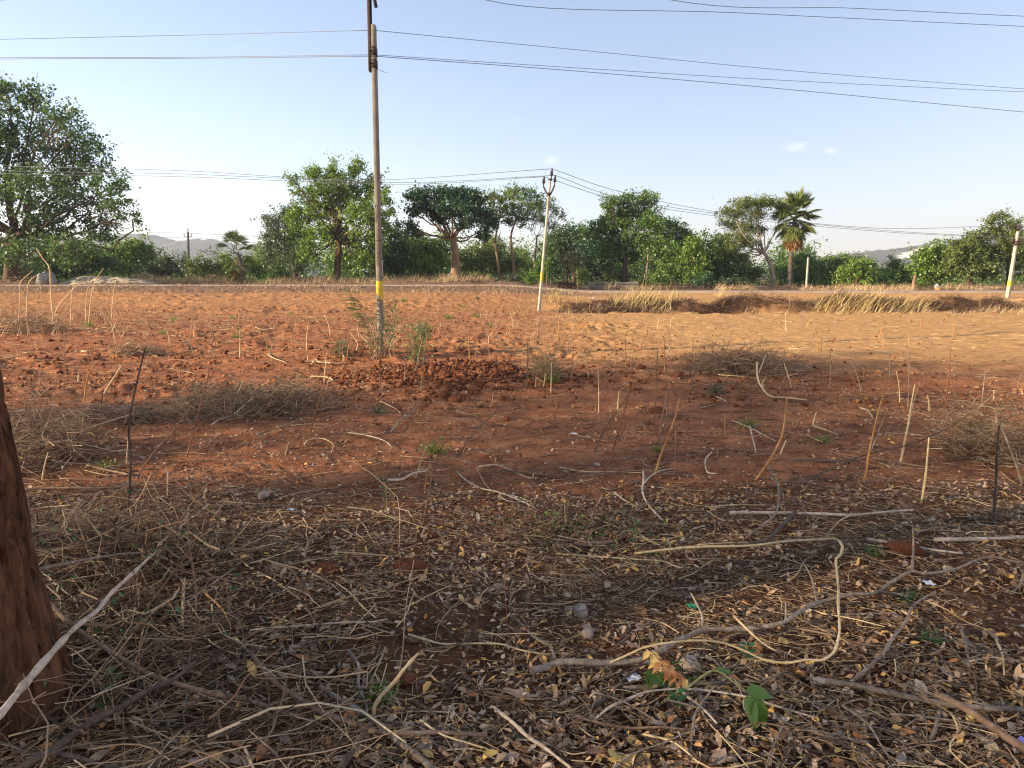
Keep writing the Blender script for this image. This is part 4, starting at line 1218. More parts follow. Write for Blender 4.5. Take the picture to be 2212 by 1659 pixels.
# ------------------------------------------------------------------ dry grass, brush, scrub
def blades(mb, base, n, h, lean, spread, w=.012, curve=.5):
    """curved tapering grass blades rising from base points (m,3)"""
    m = len(base)
    k = np.linspace(0, 1, 4)
    a = rng.uniform(0, 2 * math.pi, m)
    dirv = np.stack([np.cos(a) * spread, np.sin(a) * spread, np.ones(m)], -1) + np.asarray(lean) * np.array([1, 1, 0])
    dirv = norm(dirv + rng.normal(size=(m, 3)) * .12)
    hh = np.asarray(h) * (.25 + .9 * rng.random(m) ** .8)
    bend = np.asarray(lean) * curve + rng.normal(size=(m, 3)) * .12
    P = base[:, None, :] + dirv[:, None, :] * (k[None, :, None] * hh[:, None, None]) + bend[:, None, :] * (k[None, :, None] ** 2) * hh[:, None, None]
    side = norm(np.cross(dirv, rng.normal(size=(m, 3))))
    ww = w * np.array([1, .85, .55, .08])
    Lf = P + side[:, None, :] * ww[None, :, None]; Rt = P - side[:, None, :] * ww[None, :, None]
    v = np.stack([Lf, Rt], 2).reshape(-1, 3)
    i = np.arange(m)[:, None] * 8; j = np.arange(3)[None, :] * 2
    q = np.stack([i + j, i + j + 1, i + j + 3, i + j + 2], -1).reshape(-1, 4)
    mb.add(v, q)

def grass_clump(px, py, n, h, rx, lab, lean=(.55, 0, 0), m='gold_grass'):
    n = int(n * .42); h = h * .68; rx = rx * 1.15
    B = gpt(px, py)
    base = B + np.stack([rng.normal(size=n) * rx, rng.normal(size=n) * rx * .6, np.zeros(n)], -1)
    base[:, 2] = gz(base[:, 0], base[:, 1]) - .03
    r = thing('grass_clump', lab, 'grass clump', B)
    mb = MB(); blades(mb, base, n, h * 1.2, np.array(lean) * .42, .30, .0075, .75); part('blades', mb, M[m], r)
    mb = MB(); k = n // 3
    blades(mb, base[:k], k, h * .45, np.array(lean) * .4, .7, .010); part('under_blades', mb, M['dry_grass'], r)
gg = 'golden grass clumps on the earth bund'
grass_clump(1200, 655, 180, 1.05, .16, 'narrow golden grass clump right beside the leaning pole', (.3, 0, 0))
grass_clump(1335, 668, 260, .9, .28, 'golden grass clump with drooping base on the bund near the leaning pole', (.6, 0, 0))
grass_clump(1368, 662, 320, 1.25, .26, 'tallest windswept golden grass clump on the bund', (.65, 0, 0))
grass_clump(1395, 662, 220, .8, .30, 'low golden grass clump between two taller windswept clumps', (.6, 0, 0))
grass_clump(1432, 662, 220, 1.1, .22, 'golden grass clump overhanging the darkest part of the bund', (.35, 0, 0))
grass_clump(1452, 655, 200, 1.0, .16, 'upright golden grass clump at the end of the windswept row', (.35, 0, 0))
grass_clump(1560, 640, 120, .8, .2, 'thin golden grass clump by the brown scrub beyond the bund', (.6, 0, 0))
grass_clump(1780, 668, 300, .9, .36, 'ragged golden grass clump on the bund below the palm', (.8, 0, 0))
grass_clump(1850, 672, 420, 1.0, .42, 'largest arching golden grass clump on the bund', (.9, 0, 0))
grass_clump(1893, 655, 140, .9, .15, 'slim golden grass clump rising behind the arching clump', (.5, 0, 0))
grass_clump(1965, 668, 360, .9, .45, 'pale feathery golden clump beside bare bund earth', (.8, 0, 0))
grass_clump(1925, 668, 240, .65, .40, 'short tousled golden clump between arching and feathery clumps', (.8, 0, 0))
grass_clump(2165, 660, 160, .55, .4, 'short dry clump at the foot of the yellow-banded pole', (.6, 0, 0), 'dry_grass')
def grass_field(name, lab, x0, x1, y0, y1, n, h, m, cover=0.0, lean=(.25, 0, 0), w=.014):
    d = rng.uniform(y0, y1, n); px = rng.uniform(x0, x1, n)
    x = (px - CX) / F * d
    keep = fbm(x * .35, d * .35, 2, 61) > cover
    x, d = x[keep], d[keep]
    base = np.stack([x, d, gz(x, d) - .03], -1)
    mb = MB(); blades(mb, base, len(base), h * (.75 + 1.0 * fbm(x * .8 + 3, d * .8, 3, 67)).clip(.15, 1.7), np.array(lean), .35, w)
    put(name, mb.mesh(name, M[m]), label=lab, cat='grass', kind='stuff')
grass_field('dry_grass_swath', 'tall dry tan grass growing beyond the road under the trees', 330, 1060, 49, 57, 26000, .72, 'dry_grass', -.12)
grass_field('verge_grass', 'dry tan grass along the far verge below the right-hand trees', 1300, 2350, 48.2, 54, 15000, .5, 'dry_grass', -.05)
grass_field('roadside_stubble', 'short dry grass on the near slope of the road', -100, 1300, 40.5, 43.8, 9000, .22, 'dry_grass', -.3)
grass_field('left_dry_grass', 'loose dry grass tussocks in the ploughed field near the white boulder', -150, 330, 17, 38, 2600, .5, 'dry_grass', .22, (.3, 0, 0), .008)
grass_field('field_weeds', 'thin dry stubble dotted over the ploughed field', 300, 1300, 16, 40, 6000, .22, 'dry_grass', .05, (.1, 0, 0), .006)
grass_field('bund_grass', 'matted dry grass spilling over the earth bund', 1200, 2300, 28.3, 30.4, 6000, .32, 'dry_grass', .05, (.4, 0, 0), .008)

def tangle(c, rx, ry, rz, n, ln, r, seed=None):
    """n thin crooked twigs filling a low dome"""
    a = rng.uniform(0, 6.283, n); rr = np.sqrt(rng.uniform(0, 1, n))
    x = c[0] + np.cos(a) * rr * rx; y = c[1] + np.sin(a) * rr * ry
    top = np.sqrt(np.clip(1 - rr ** 2, 0, 1)) * rz
    z = gz(x, y) + rng.uniform(0, 1, n) * top
    s = np.stack([x, y, z], -1)
    d = rng.normal(size=(n, 3)) * [1, 1, .45]; d = norm(d)
    L_ = ln * rng.uniform(.4, 1.2, n)
    k = np.linspace(-.5, .5, 5)
    P = s[:, None, :] + d[:, None, :] * k[None, :, None] * L_[:, None, None]
    P = P + rng.normal(size=P.shape) * (L_[:, None, None] * .05)
    P = P + (rng.normal(size=(n, 1, 3)) * [1, 1, .5]) * ((k ** 2)[None, :, None]) * L_[:, None, None] * .7
    g = gz(P[..., 0], P[..., 1])
    P[..., 2] = np.maximum(P[..., 2], g + .002)
    R = r * rng.uniform(.5, 1.3, (n, 1)) * np.linspace(1.1, .5, 5)[None, :]
    return tubes(P, R, 3)
def brush_heap(px, py, rx, ry, rz, n, ln, r, lab, m='brush', leaf=None, name='brush_heap', g=None):
    B = gpt(px, py)
    rt_ = thing(name, lab, 'brushwood', B, g)
    tw = MB(); big = py > 700
    rx, rz, n = (rx * .8, rz * 1.6, int(n * .85)) if big else (rx, rz, n)
    for k in range(7):
        u = 0 if k == 0 else rng.uniform(.35, .95); a = rng.uniform(0, 6.283)
        c = B + np.array([math.cos(a) * u * rx, math.sin(a) * u * ry, 0]); f = rng.uniform(.35, .62)
        v, q = tangle(c, rx * f, ry * f, rz * rng.uniform(.5, 1.25) * (1.2 - .6 * u), n // 7, ln, r * .8); tw.add(v, q)
    part('twigs', tw, M[m], rt_)
    v, q = tangle(B, rx * .8, ry * .8, rz * .6, max(20, n // 12), ln * 1.6, r * 2.2)
    part('stems', MB().add(v, q), M[m], rt_)
    if leaf:
        k = leaf[1]
        pos = B + rng.normal(size=(k, 3)) * [rx * .5, ry * .5, 0]; pos[:, 2] = gz(pos[:, 0], pos[:, 1]) + rng.uniform(.02, rz * .8, k)
        v, q = cards(pos, rdir(k, .3), rdir(k, .8), rng.uniform(.02, .05, k), rng.uniform(.01, .025, k)); part('leaves', MB().add(v, q), M[leaf[0]], rt_)
brush_heap(1590, 808, 1.05, .5, .34, 1500, .45, .0032, 'pale grey fuzzy thornbrush heap draped over a low soil ridge')
brush_heap(520, 885, 1.15, .45, .26, 1400, .45, .0032, 'low grey-brown thornbrush heap with dark shaded hollow', leaf=('leaf_grey', 300))
brush_heap(640, 862, .45, .35, .22, 500, .40, .003, 'small thornbrush tangle joined to the low grey-brown heap')
brush_heap(120, 985, .75, .45, .32, 1200, .40, .003, 'tangled brushwood heap close behind the near tree trunk')
brush_heap(280, 905, .55, .3, .16, 450, .35, .003, 'thin pale twig tangle behind the near trunk brushwood')
brush_heap(295, 770, .55, .3, .22, 500, .35, .004, 'small round pale thornbrush ball in the ploughed field')
brush_heap(2150, 985, .55, .45, .35, 800, .40, .003, 'loose brown twig tangle around the tall dark stalk', leaf=('leaf_olive', 120))
brush_heap(1175, 815, .35, .3, .30, 420, .35, .003, 'wispy reddish dry weed tangle with small green sprigs', 'brush', ('leaf_mid', 160))
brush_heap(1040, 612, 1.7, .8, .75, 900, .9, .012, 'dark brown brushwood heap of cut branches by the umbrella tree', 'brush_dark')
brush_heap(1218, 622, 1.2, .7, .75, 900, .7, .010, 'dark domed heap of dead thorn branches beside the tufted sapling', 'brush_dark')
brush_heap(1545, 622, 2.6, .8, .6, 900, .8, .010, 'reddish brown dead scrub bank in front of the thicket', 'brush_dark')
brush_heap(1240, 1150, .55, .30, .10, 500, .25, .0022, 'thin mat of reddish dry twigs by the two red-brown sticks', 'twigs', ('leaf_mid', 90))
brush_heap(250, 1230, .9, .55, .25, 900, .45, .003, 'thick dry twig tangle right of the near tree trunk', 'twigs', ('leaf_neem', 120))
brush_heap(180, 1420, .55, .40, .22, 700, .40, .003, 'dense twig tangle at the foot of the near tree', 'twigs', ('leaf_neem', 60))
brush_heap(60, 720, 1.3, .7, .45, 500, .7, .006, 'straggly dry brush in the field in front of the boulder', 'brush')
# scrub on the bund face
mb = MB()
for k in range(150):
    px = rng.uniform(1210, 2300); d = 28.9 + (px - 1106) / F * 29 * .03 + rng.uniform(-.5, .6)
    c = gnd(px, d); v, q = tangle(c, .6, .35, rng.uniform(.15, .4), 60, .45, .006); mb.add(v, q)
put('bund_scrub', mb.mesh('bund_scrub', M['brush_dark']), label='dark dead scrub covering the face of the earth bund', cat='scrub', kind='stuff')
mb = MB()
for k in range(60):
    px = rng.uniform(1000, 2350); d = rng.uniform(47.6, 51)
    c = gnd(px, d); v, q = tangle(c, .9, .45, rng.uniform(.2, .6), 50, .6, .008); mb.add(v, q)
put('verge_scrub', mb.mesh('verge_scrub', M['brush_dark']), label='low brown dead scrub along the far road verge', cat='scrub', kind='stuff')
mb = MB()
for k in range(40):
    px = rng.uniform(-150, 520); d = rng.uniform(47.6, 56)
    c = gnd(px, d); v, q = tangle(c, 1.0, .5, rng.uniform(.4, 1.0), 60, .7, .009); mb.add(v, q)
put('boulder_scrub', mb.mesh('boulder_scrub', M['brush']), label='grey leafless scrub along the road near the boulder and sand bank', cat='scrub', kind='stuff')

# ------------------------------------------------------------------ near tree trunk at the edge
def near_tree():
    B = gpt(22, 1545)
    root = thing('near_tree', 'rough reddish-brown tree trunk rising close by with furrowed bark', 'tree', B)
    H = 4.2
    n, s = 220, 120
    z = np.linspace(-.08, H, n)
    a = np.linspace(0, 2 * math.pi, s, endpoint=False)
    Zg, A = np.meshgrid(z, a, indexing='ij')
    r = .150 + .060 * np.exp(-np.maximum(Zg, 0) * 2.4) - .026 * Zg + .05 * np.exp(-np.maximum(Zg, 0) * 14) * (1 + .6 * np.sin(A * 5))
    fu = np.abs(vnoise(A * 5.2 + 1.2 * vnoise(Zg * 3, A * 2, 3), Zg * 2.2, 5))
    fu2 = np.abs(vnoise(A * 11, Zg * 6.5, 7))
    fl = np.maximum(0, vnoise(A * 4.5 + 3, Zg * 3.2, 13) - .25)
    r = r - .040 * np.exp(-(fu / .11) ** 2) - .016 * np.exp(-(fu2 / .16) ** 2) + .02 * fl + .010 * vnoise(A * 3, Zg * 1.1, 9)
    cx = B[0] - .03 * Zg - .02 * np.sin(Zg * 1.3); cy = B[1] + .015 * Zg
    v = np.stack([cx + np.cos(A) * r, cy + np.sin(A) * r, B[2] + Zg], -1)
    q = [[i * s + j, i * s + (j + 1) % s, (i + 1) * s + (j + 1) % s, (i + 1) * s + j] for i in range(n - 1) for j in range(s)]
    part('trunk', MB().add(v.reshape(-1, 3), q), M['bark_near'], root, True)
    top = np.array([B[0] - .03 * H, B[1] + .015 * H, B[2] + H - .1])
    lob = []
    for k in range(7):
        ang = k * 2.4
        lob.append((top + np.array([math.cos(ang) * 1.8 - 1.2, math.sin(ang) * 1.7 - 1.5, 1.5 + 2.2 * rng.random()]), np.array([1.3, 1.3, .9])))
    cm = MB(); cc = foliage(cm, lob, 13, 22, .12, .06, .28, .4)
    bm = MB()
    for (c, r_), cl in zip(lob, cc):
        limb(bm, top, c, .075, .03, 6)
        for e in cl[:8]:
            limb(bm, c, e, .025, .006, 4)
    part('branches', bm, M['bark_near'], root, True)
    part('crown', cm, M['leaf_mid'], root)
near_tree()

# grove beside the field, out of the frame on the sun's side; it shades the foreground
shade = [(-30, -2.8, 13), (-30.5, -6.5, 14), (-31, -10.3, 14), (-28, -14, 14), (-36, -4.5, 15), (-37, -9, 15), (-35, -14, 15), (-25, -17, 13)]
for i, (x, y, h) in enumerate(shade):
    B = np.array([x, y, float(gz(x, y))])
    root = thing('grove_tree', 'leafy shade tree of the grove standing beside the near tree trunk', 'tree', B, 'shade trees of the grove')
    tm = MB(); P = cat([B - [0, 0, .2], B + [.1, 0, h * .2], B + [0, .1, h * .4]], 5); v, q = tubes(P, np.linspace(.3, .2, len(P)), 8); tm.add(v, q)
    part('trunk', tm, M['bark'], root, True)
    lob = [(B + np.array([rng.uniform(-2.6, 2.6), rng.uniform(-1.6, 1.6), h * u]), np.array([2.4, 2.0, 1.3])) for u in (.16, .22, .34, .42, .5, .58, .66, .74, .82, .9)]
    cm = MB(); foliage(cm, lob, 3.4, 34, .24, .13, .5, .2)
    bm = MB()
    for c, r_ in lob:
        limb(bm, P[-1], c, .12, .03, 5)
    part('branches', bm, M['bark'], root, True)
    part('crown', cm, M['leaf_dark'], root)

# ------------------------------------------------------------------ fallen branches and sticks (traced)
CR = {'B1': (0, 2000, .6462), 'B2': (1000, 2100, .5859), 'B3': (2000, 2100, .5859), 'B4': (3000, 2100, .5858),
      'M0': (0, 1300, .4521), 'M1': (1000, 1350, .5425), 'M2': (2000, 1350, .5425), 'M3': (3000, 1300, .5426)}
def px(c, pts):
    ox, oy, s = CR[c]
    return [((ox + x * s) * .54004, (oy + y * s) * .54004) for x, y in pts]
def wpts(pl, lift, r):
    out = []
    n = len(pl)
    for i, (a, b) in enumerate(pl):
        l = lift[i] if isinstance(lift, (list, tuple)) else lift
        out.append(gpt(a, b, l + r + .012))
    return np.array(out)
def stick_mb(mb, pl, diam_px, lift=0.0, taper=.7, sides=7, n=5):
    mid = gpt(*pl[len(pl) // 2])
    dist = math.hypot(mid[1], mid[2] - H_CAM)
    r = .5 * diam_px * dist / F
    W = wpts(pl, lift, r)
    P = cat(W, n)
    k = np.linspace(0, 1, len(P))
    R = r * (1.08 - (1.08 - taper * .85) * k) * (1 + .11 * rng.normal(size=len(P)).clip(-1.5, 1.5))
    kn = rng.random(len(P)) < .12
    R[kn] *= 1.22
    v, q = tubes(*capped(P, R), sides)
    mb.add(v, q)
    return P, r
def stick(pl, dpx, m, lab, lift=0.0, name='fallen_stick', cat_='stick', taper=.7, subs=(), group=None):
    mb = MB()
    P, r = stick_mb(mb, pl, dpx, lift, taper)
    B = P[0]
    root = None
    if subs:
        root = thing(name, lab, cat_, B, group)
        part('main_stem', mb, M[m], root, True)
        for s in subs:
            spl, sd = s[0], s[1]; sl = s[2] if len(s) > 2 else lift if not isinstance(lift, (list, tuple)) else 0.0
            b2 = MB(); stick_mb(b2, spl, sd, sl, .6); part('side_branch', b2, M[m], root, True)
        return root
    for v in mb.v: v -= B
    return put(name, mb.mesh(name, M[m], True), None, lab, cat_, group, None, tuple(B))
K = .316   # crop pixels of the B and M crops to picture units
KB1, KM0 = .349, .244
stick(px('B3', [(225, 985), (330, 940), (390, 915), (560, 915), (740, 900), (960, 890), (1010, 855), (1110, 820), (1200, 765), (1330, 705), (1400, 675), (1560, 675), (1700, 675), (1920, 665)])
      + px('B4', [(330, 590), (440, 510), (520, 480), (700, 460), (850, 445), (960, 390), (1100, 325), (1200, 335), (1400, 310), (1620, 250), (1871, 280)]), 38 * K, 'st_grey',
      'long crooked grey fallen branch with several side stubs lying across the litter', [.03, .04, .05] + [.05] * 22, 'fallen_branch', 'branch', .5,
      [(px('B3', [(375, 890), (340, 800), (240, 720), (100, 590)]), 16 * K, [.05, .04, .02, .01]), (px('B3', [(1385, 660), (1380, 580), (1340, 490), (1305, 415)]), 16 * K, [.05, .08, .12, .15]),
       (px('B3', [(1950, 655), (1952, 590), (1950, 520)]), 14 * K, [.05, .08, .12]), (px('B4', [(460, 490), (420, 340), (340, 200)]), 14 * K, [.05, .04, .03]), (px('B4', [(1105, 325), (1115, 150), (1110, 20)]), 16 * K, [.05, .12, .2]),
       (px('B4', [(855, 445), (960, 455), (1090, 485)]), 14 * K, [.04, .03, .02])])
stick(px('B3', [(920, 160), (1300, 140), (1700, 125)]) + px('B4', [(250, 105), (500, 92), (590, 105), (630, 140), (620, 185), (590, 215), (595, 300), (605, 420), (603, 560), (610, 650), (610, 740), (580, 830), (500, 885), (380, 905), (250, 915), (100, 895)])
      + px('B3', [(1707, 860), (1550, 790), (1400, 762), (1200, 775), (1000, 805), (860, 840), (720, 915)]), 19 * K, 'st_straw', 'long pale straw-coloured vine bent into a wide loop over the litter',
      [.01, .03, .05, .07, .08, .09, .10, .11, .12, .14, .15, .15, .14, .12, .10, .08, .06, .05, .05, .06, .09, .12, .13, .12, .10, .05], 'vine_stem', 'vine', .7)
stick(px('B3', [(1010, 905), (1150, 990), (1240, 1100), (1400, 1260), (1480, 1345)]), 22 * K, 'st_white', 'peeled whitish stick slanting down from the long crooked branch', .02)
stick(px('B3', [(630, 1310), (740, 1220), (860, 1150), (980, 1100), (1080, 1085), (1280, 1095), (1500, 1125), (1750, 1190)]) + px('B4', [(80, 1205), (250, 1250), (400, 1285), (600, 1335)]), 15 * K, 'st_white', 'long thin whitish arched stem passing under the green-leaved sprig', [.0, .03, .05, .06, .06, .05, .04, .03, .03, .02, .01, .0])
stick(px('B3', [(1300, 1530), (1320, 1350), (1340, 1260), (1400, 1180), (1470, 1090)]), 15 * K, 'st_grey', 'thin grey twig leaning across the pale arched stem', [.0, .02, .03, .05, .08])
stick(px('B2', [(1680, 1250), (1800, 1350), (1900, 1440), (2000, 1510), (2140, 1600), (2190, 1640)]), 24 * K, 'st_white', 'stout peeled pale brown stick lying on bare litter', .015)
stick(px('B3', [(560, 1225), (640, 1200), (720, 1150), (790, 1080), (870, 980), (960, 940)]), 28 * K, 'st_dark', 'dark rough crooked stick beside the torn white scrap', .01)
stick(px('B3', [(840, 1075), (1000, 1065), (1150, 1075), (1320, 1080), (1560, 1062), (1800, 1050)]) + px('B4', [(200, 1020), (300, 995)]), 26 * K, 'st_grey', 'half-buried grey flat branch behind the pale arched stem', .0)
stick(px('B3', [(385, 145), (700, 185), (900, 205), (1100, 220), (1230, 265), (1300, 260)]), 11 * K, 'st_straw', 'thin straw stem parallel to the looped vine', .01)
stick(px('B3', [(360, 100), (560, 95), (760, 70), (850, 45)]), 30 * K, 'st_brown', 'short thick grey-brown log piece behind the litter', .0, taper=.8)
stick(px('B3', [(1600, 590), (1700, 690), (1800, 780), (1910, 860)]), 15 * K, 'st_straw', 'split straw-coloured stick crossing the long crooked branch', [.10, .09, .05, .01])
stick(px('B3', [(490, 1265), (700, 1320), (900, 1340), (1100, 1370), (1290, 1385)]), 20 * K, 'st_brown', 'brown bark-covered stick under the pale arched stem', .01)
gs = 'fallen sticks in the litter'
LG = {'st_straw': 'plain thin straw-coloured stick lying loose in the litter', 'st_grey': 'plain thin grey stick lying loose in the litter', 'st_brown': 'plain thin brown stick lying loose in the litter',
      'st_dark': 'plain thin dark stick lying loose in the litter', 'st_white': 'plain thin whitish stick lying loose in the litter', 'st_orange': 'plain thin orange-brown stick lying loose in the litter', 'st_red': 'plain thin red-brown stick lying loose in the litter'}
PLAIN = []
plain = [
 ('B3', [(480, 1280), (560, 1370), (640, 1440)], 10, 'st_straw'), ('B3', [(415, 1430), (450, 1280), (455, 1050)], 9, 'st_grey'), ('B4', [(740, 1440), (850, 1530), (960, 1640)], 14, 'st_straw'),
 ('B4', [(80, 1280), (300, 1370), (500, 1440), (740, 1510), (900, 1560)], 15, 'st_brown'), ('B4', [(1330, 770), (1450, 920), (1530, 1030), (1545, 1130), (1530, 1210)], 12, 'st_brown'),
 ('B4', [(1871, 340), (1840, 420), (1775, 470)], 18, 'st_grey'), ('B4', [(390, 150), (600, 125), (760, 110), (810, 80), (830, 0)], 10, 'st_dark'), ('B4', [(830, 545), (1000, 530), (1110, 525)], 13, 'st_grey'),
 ('B4', [(630, 590), (800, 600), (980, 600)], 16, 'st_grey'), ('B4', [(1680, 760), (1720, 900), (1735, 1040)], 15, 'st_straw'), ('B4', [(1500, 925), (1650, 920), (1780, 930)], 11, 'st_white'), ('B4', [(470, 1010), (440, 1150), (410, 1290)], 10, 'st_grey'),
 ('M3', [(765, 1135), (800, 1190), (880, 1235), (1000, 1290), (1200, 1370), (1270, 1420)], 13, 'st_brown'), ('M3', [(900, 990), (1100, 1040), (1330, 1070), (1560, 1070)], 13, 'st_brown'), ('M3', [(780, 1370), (1000, 1390), (1240, 1430), (1500, 1450), (1800, 1460)], 10, 'st_dark'),
 ('M3', [(1420, 1330), (1560, 1310), (1780, 1295)], 9, 'st_grey'), ('M3', [(1840, 1070), (1920, 1150), (2010, 1220)], 12, 'st_orange'), ('M3', [(1200, 1205), (1400, 1240), (1620, 1275)], 9, 'st_brown'), ('M3', [(0, 1430), (200, 1500), (500, 1540), (800, 1555)], 9, 'st_brown'), ('M3', [(460, 755), (560, 780), (650, 810)], 11, 'st_straw'),
 ('M3', [(820, 615), (870, 640), (905, 690)], 9, 'st_white'), ('M1', [(1015, 1045), (1120, 1030), (1200, 1000), (1300, 980)], 19, 'st_white'), ('M1', [(1040, 665), (1110, 600), (1180, 550), (1260, 480)], 11, 'st_grey'), ('M1', [(50, 700), (180, 660), (350, 590)], 13, 'st_grey'),
 ('M1', [(720, 690), (860, 710), (980, 740), (1040, 790), (1000, 820), (940, 820)], 9, 'st_white'), ('M1', [(400, 770), (430, 740), (530, 725), (610, 765), (600, 830)], 9, 'st_straw'), ('M1', [(450, 290), (560, 290), (610, 310), (570, 335)], 10, 'st_straw'), ('M1', [(120, 90), (150, 150), (270, 185)], 8, 'st_straw'),
 ('M1', [(1310, 1120), (1450, 1125), (1740, 1130)], 9, 'st_dark'), ('M1', [(180, 1060), (240, 1045), (310, 1050)], 10, 'st_brown'), ('M1', [(440, 1170), (520, 1155), (580, 1145)], 10, 'st_brown'), ('M1', [(960, 470), (1050, 500), (1110, 545)], 9, 'st_straw'), ('M1', [(1680, 920), (1830, 920), (2060, 1000), (2090, 970)], 11, 'st_straw'),
 ('M2', [(440, 930), (620, 965), (850, 970), (1050, 985)], 9, 'st_straw'), ('M2', [(500, 1015), (700, 985), (1000, 975), (1180, 985)], 11, 'st_brown'), ('M2', [(700, 1100), (870, 1085), (1060, 1035)], 11, 'st_dark'), ('M2', [(1200, 1000), (1300, 1005), (1410, 1000)], 9, 'st_brown'), ('M2', [(1170, 600), (1290, 590), (1400, 590)], 9, 'st_dark'),
 ('M2', [(1480, 530), (1570, 510), (1670, 485)], 9, 'st_grey'), ('M2', [(1570, 445), (1630, 465), (1670, 485)], 10, 'st_straw'), ('M2', [(700, 1285), (820, 1350), (980, 1430), (1180, 1500)], 12, 'st_straw'), ('M2', [(880, 1335), (990, 1410), (1100, 1465)], 10, 'st_straw'), ('M2', [(1550, 1238), (1700, 1240), (1960, 1245)], 11, 'st_straw'), ('M2', [(1530, 1260), (1620, 1330), (1720, 1355)], 11, 'st_straw'),
 ('M2', [(240, 1475), (420, 1465), (580, 1440)], 10, 'st_dark'), ('M2', [(1840, 660), (1870, 780), (1885, 860)], 12, 'st_white'), ('M2', [(1715, 615), (1850, 680), (2030, 770)], 8, 'st_white'), ('M2', [(1610, 295), (1700, 305), (1810, 310)], 8, 'st_straw'), ('M2', [(1640, 315), (1740, 370), (1890, 410)], 8, 'st_brown'),
 ('M0', [(450, 1250), (540, 1190), (680, 1130), (1000, 1140), (1300, 1120), (1600, 1115), (1860, 1130)], 16, 'st_brown'), ('M0', [(920, 1250), (1200, 1220), (1450, 1195), (1800, 1185), (2212, 1180)], 12, 'st_brown'), ('M0', [(770, 1240), (950, 1270), (1140, 1310)], 22, 'st_brown'), ('M0', [(1290, 1360), (1400, 1270), (1550, 1215)], 12, 'st_brown'), ('M0', [(1480, 1450), (1700, 1420), (2000, 1355)], 10, 'st_brown'),
 ('M0', [(1870, 860), (1950, 810), (2050, 790)], 12, 'st_white'), ('M0', [(1040, 730), (1060, 780), (1120, 800)], 12, 'st_white'), ('M0', [(720, 225), (760, 245), (830, 240)], 10, 'st_straw'), ('M0', [(970, 995), (1200, 985), (1490, 960)], 12, 'st_straw'), ('M0', [(530, 1355), (800, 1360), (1080, 1365)], 10, 'st_brown'),
 ('B1', [(430, 230), (600, 255), (800, 290), (1000, 340), (1100, 400)], 15, 'st_grey'), ('B1', [(1440, 830), (1540, 930), (1650, 1040), (1780, 1150)], 14, 'st_straw'), ('B1', [(860, 1150), (1000, 1300), (1060, 1400), (1110, 1560)], 10, 'st_straw'), ('B1', [(960, 1630), (1200, 1550), (1450, 1420), (1650, 1280), (1857, 1150)], 15, 'st_grey'), ('B1', [(430, 570), (470, 460), (500, 390)], 9, 'st_grey'),
 ('B1', [(1270, 780), (1270, 850), (1400, 930), (1600, 945), (1857, 910)], 10, 'st_straw'), ('B1', [(870, 985), (1200, 995), (1500, 1000), (1857, 1040)], 16, 'st_brown'), ('B1', [(1420, 320), (1560, 410), (1700, 490), (1857, 590)], 11, 'st_straw'), ('B1', [(60, 1470), (300, 1440), (620, 1300)], 14, 'st_brown'), ('B1', [(150, 1500), (250, 1350), (400, 1280)], 10, 'st_brown'),
 ('B2', [(0, 940), (250, 960), (450, 1000), (720, 1060)], 20, 'st_brown'), ('B2', [(780, 1070), (900, 1060), (1100, 1060), (1290, 1075)], 13, 'st_brown'), ('B2', [(1080, 710), (1300, 770), (1450, 775), (1700, 785), (1850, 830), (2048, 865)], 15, 'st_straw'), ('B2', [(1420, 970), (1600, 955), (1800, 940), (2000, 945)], 12, 'st_dark'), ('B2', [(1320, 1420), (1350, 1280), (1380, 1190), (1480, 1190)], 10, 'st_straw'),
 ('B2', [(380, 530), (450, 650), (540, 800), (600, 880)], 9, 'st_grey'), ('B2', [(850, 1620), (960, 1500), (1030, 1400), (1080, 1260)], 12, 'st_straw'), ('B2', [(740, 1340), (900, 1290), (1140, 1245), (1400, 1250)], 13, 'st_straw'), ('B2', [(870, 1150), (900, 1050), (935, 955)], 11, 'st_straw'), ('B2', [(1300, 1560), (1500, 1540), (1700, 1580)], 10, 'st_straw'),
]
for c, pl, d_, m_ in plain:
    k_ = {'B1': KB1, 'M0': KM0, 'M1': .293, 'M2': .293, 'M3': .293}.get(c, K)
    stick(px(c, pl), d_ * k_, m_, LG[m_], .008, group=gs)
    PLAIN.append(COL.objects[-1])
stick(px('B4', [(690, 1055), (800, 980), (910, 880), (970, 770), (1060, 670), (1120, 540), (1265, 455)]), 22 * K, 'st_grey', 'knobbly grey stick zigzagging inside the right side of the vine loop', [.0, .01, .02, .03, .04, .04, .06])
stick(px('B4', [(430, 1035), (640, 1050), (830, 1100), (1000, 1130), (1250, 1190), (1500, 1230), (1871, 1260)]), 38 * K, 'st_grey', 'thick smooth grey-brown branch lying beside the crumpled wrapper', .01, 'fallen_branch', 'branch', .95)
stick(px('B4', [(1270, 1130), (1400, 1190), (1600, 1320), (1750, 1430), (1871, 1510), (2000, 1600)]), 42 * K, 'st_brown', 'brown propped branch with splintered pale tip crossing the crumpled wrapper', [.10, .10, .10, .10, .10, .09], 'fallen_branch', 'branch', 1.1,
      [(px('B4', [(1285, 1135), (1275, 1100), (1250, 1070), (1215, 1072)]), 17 * K, [.11, .13, .14, .14])])
stick(px('B4', [(800, 105), (950, 140), (1150, 175), (1450, 222)]), 20 * K, 'st_white', 'smooth pale stick tapering beside the reddish soil clod', .015)
stick(px('B4', [(1260, 115), (1500, 108), (1871, 100)]), 24 * K, 'st_white', 'straight pale round pole with sharpened end in the litter', .015, taper=1.2)
stick(px('B4', [(1435, 680), (1470, 830), (1495, 970)]), 20 * K, 'st_grey', 'short pale grey stick pointing at the thick smooth branch', .015)
stick(px('B4', [(1300, 1240), (1270, 1370), (1230, 1450)]), 26 * K, 'st_grey', 'stubby grey stick below the thick smooth branch', .01)
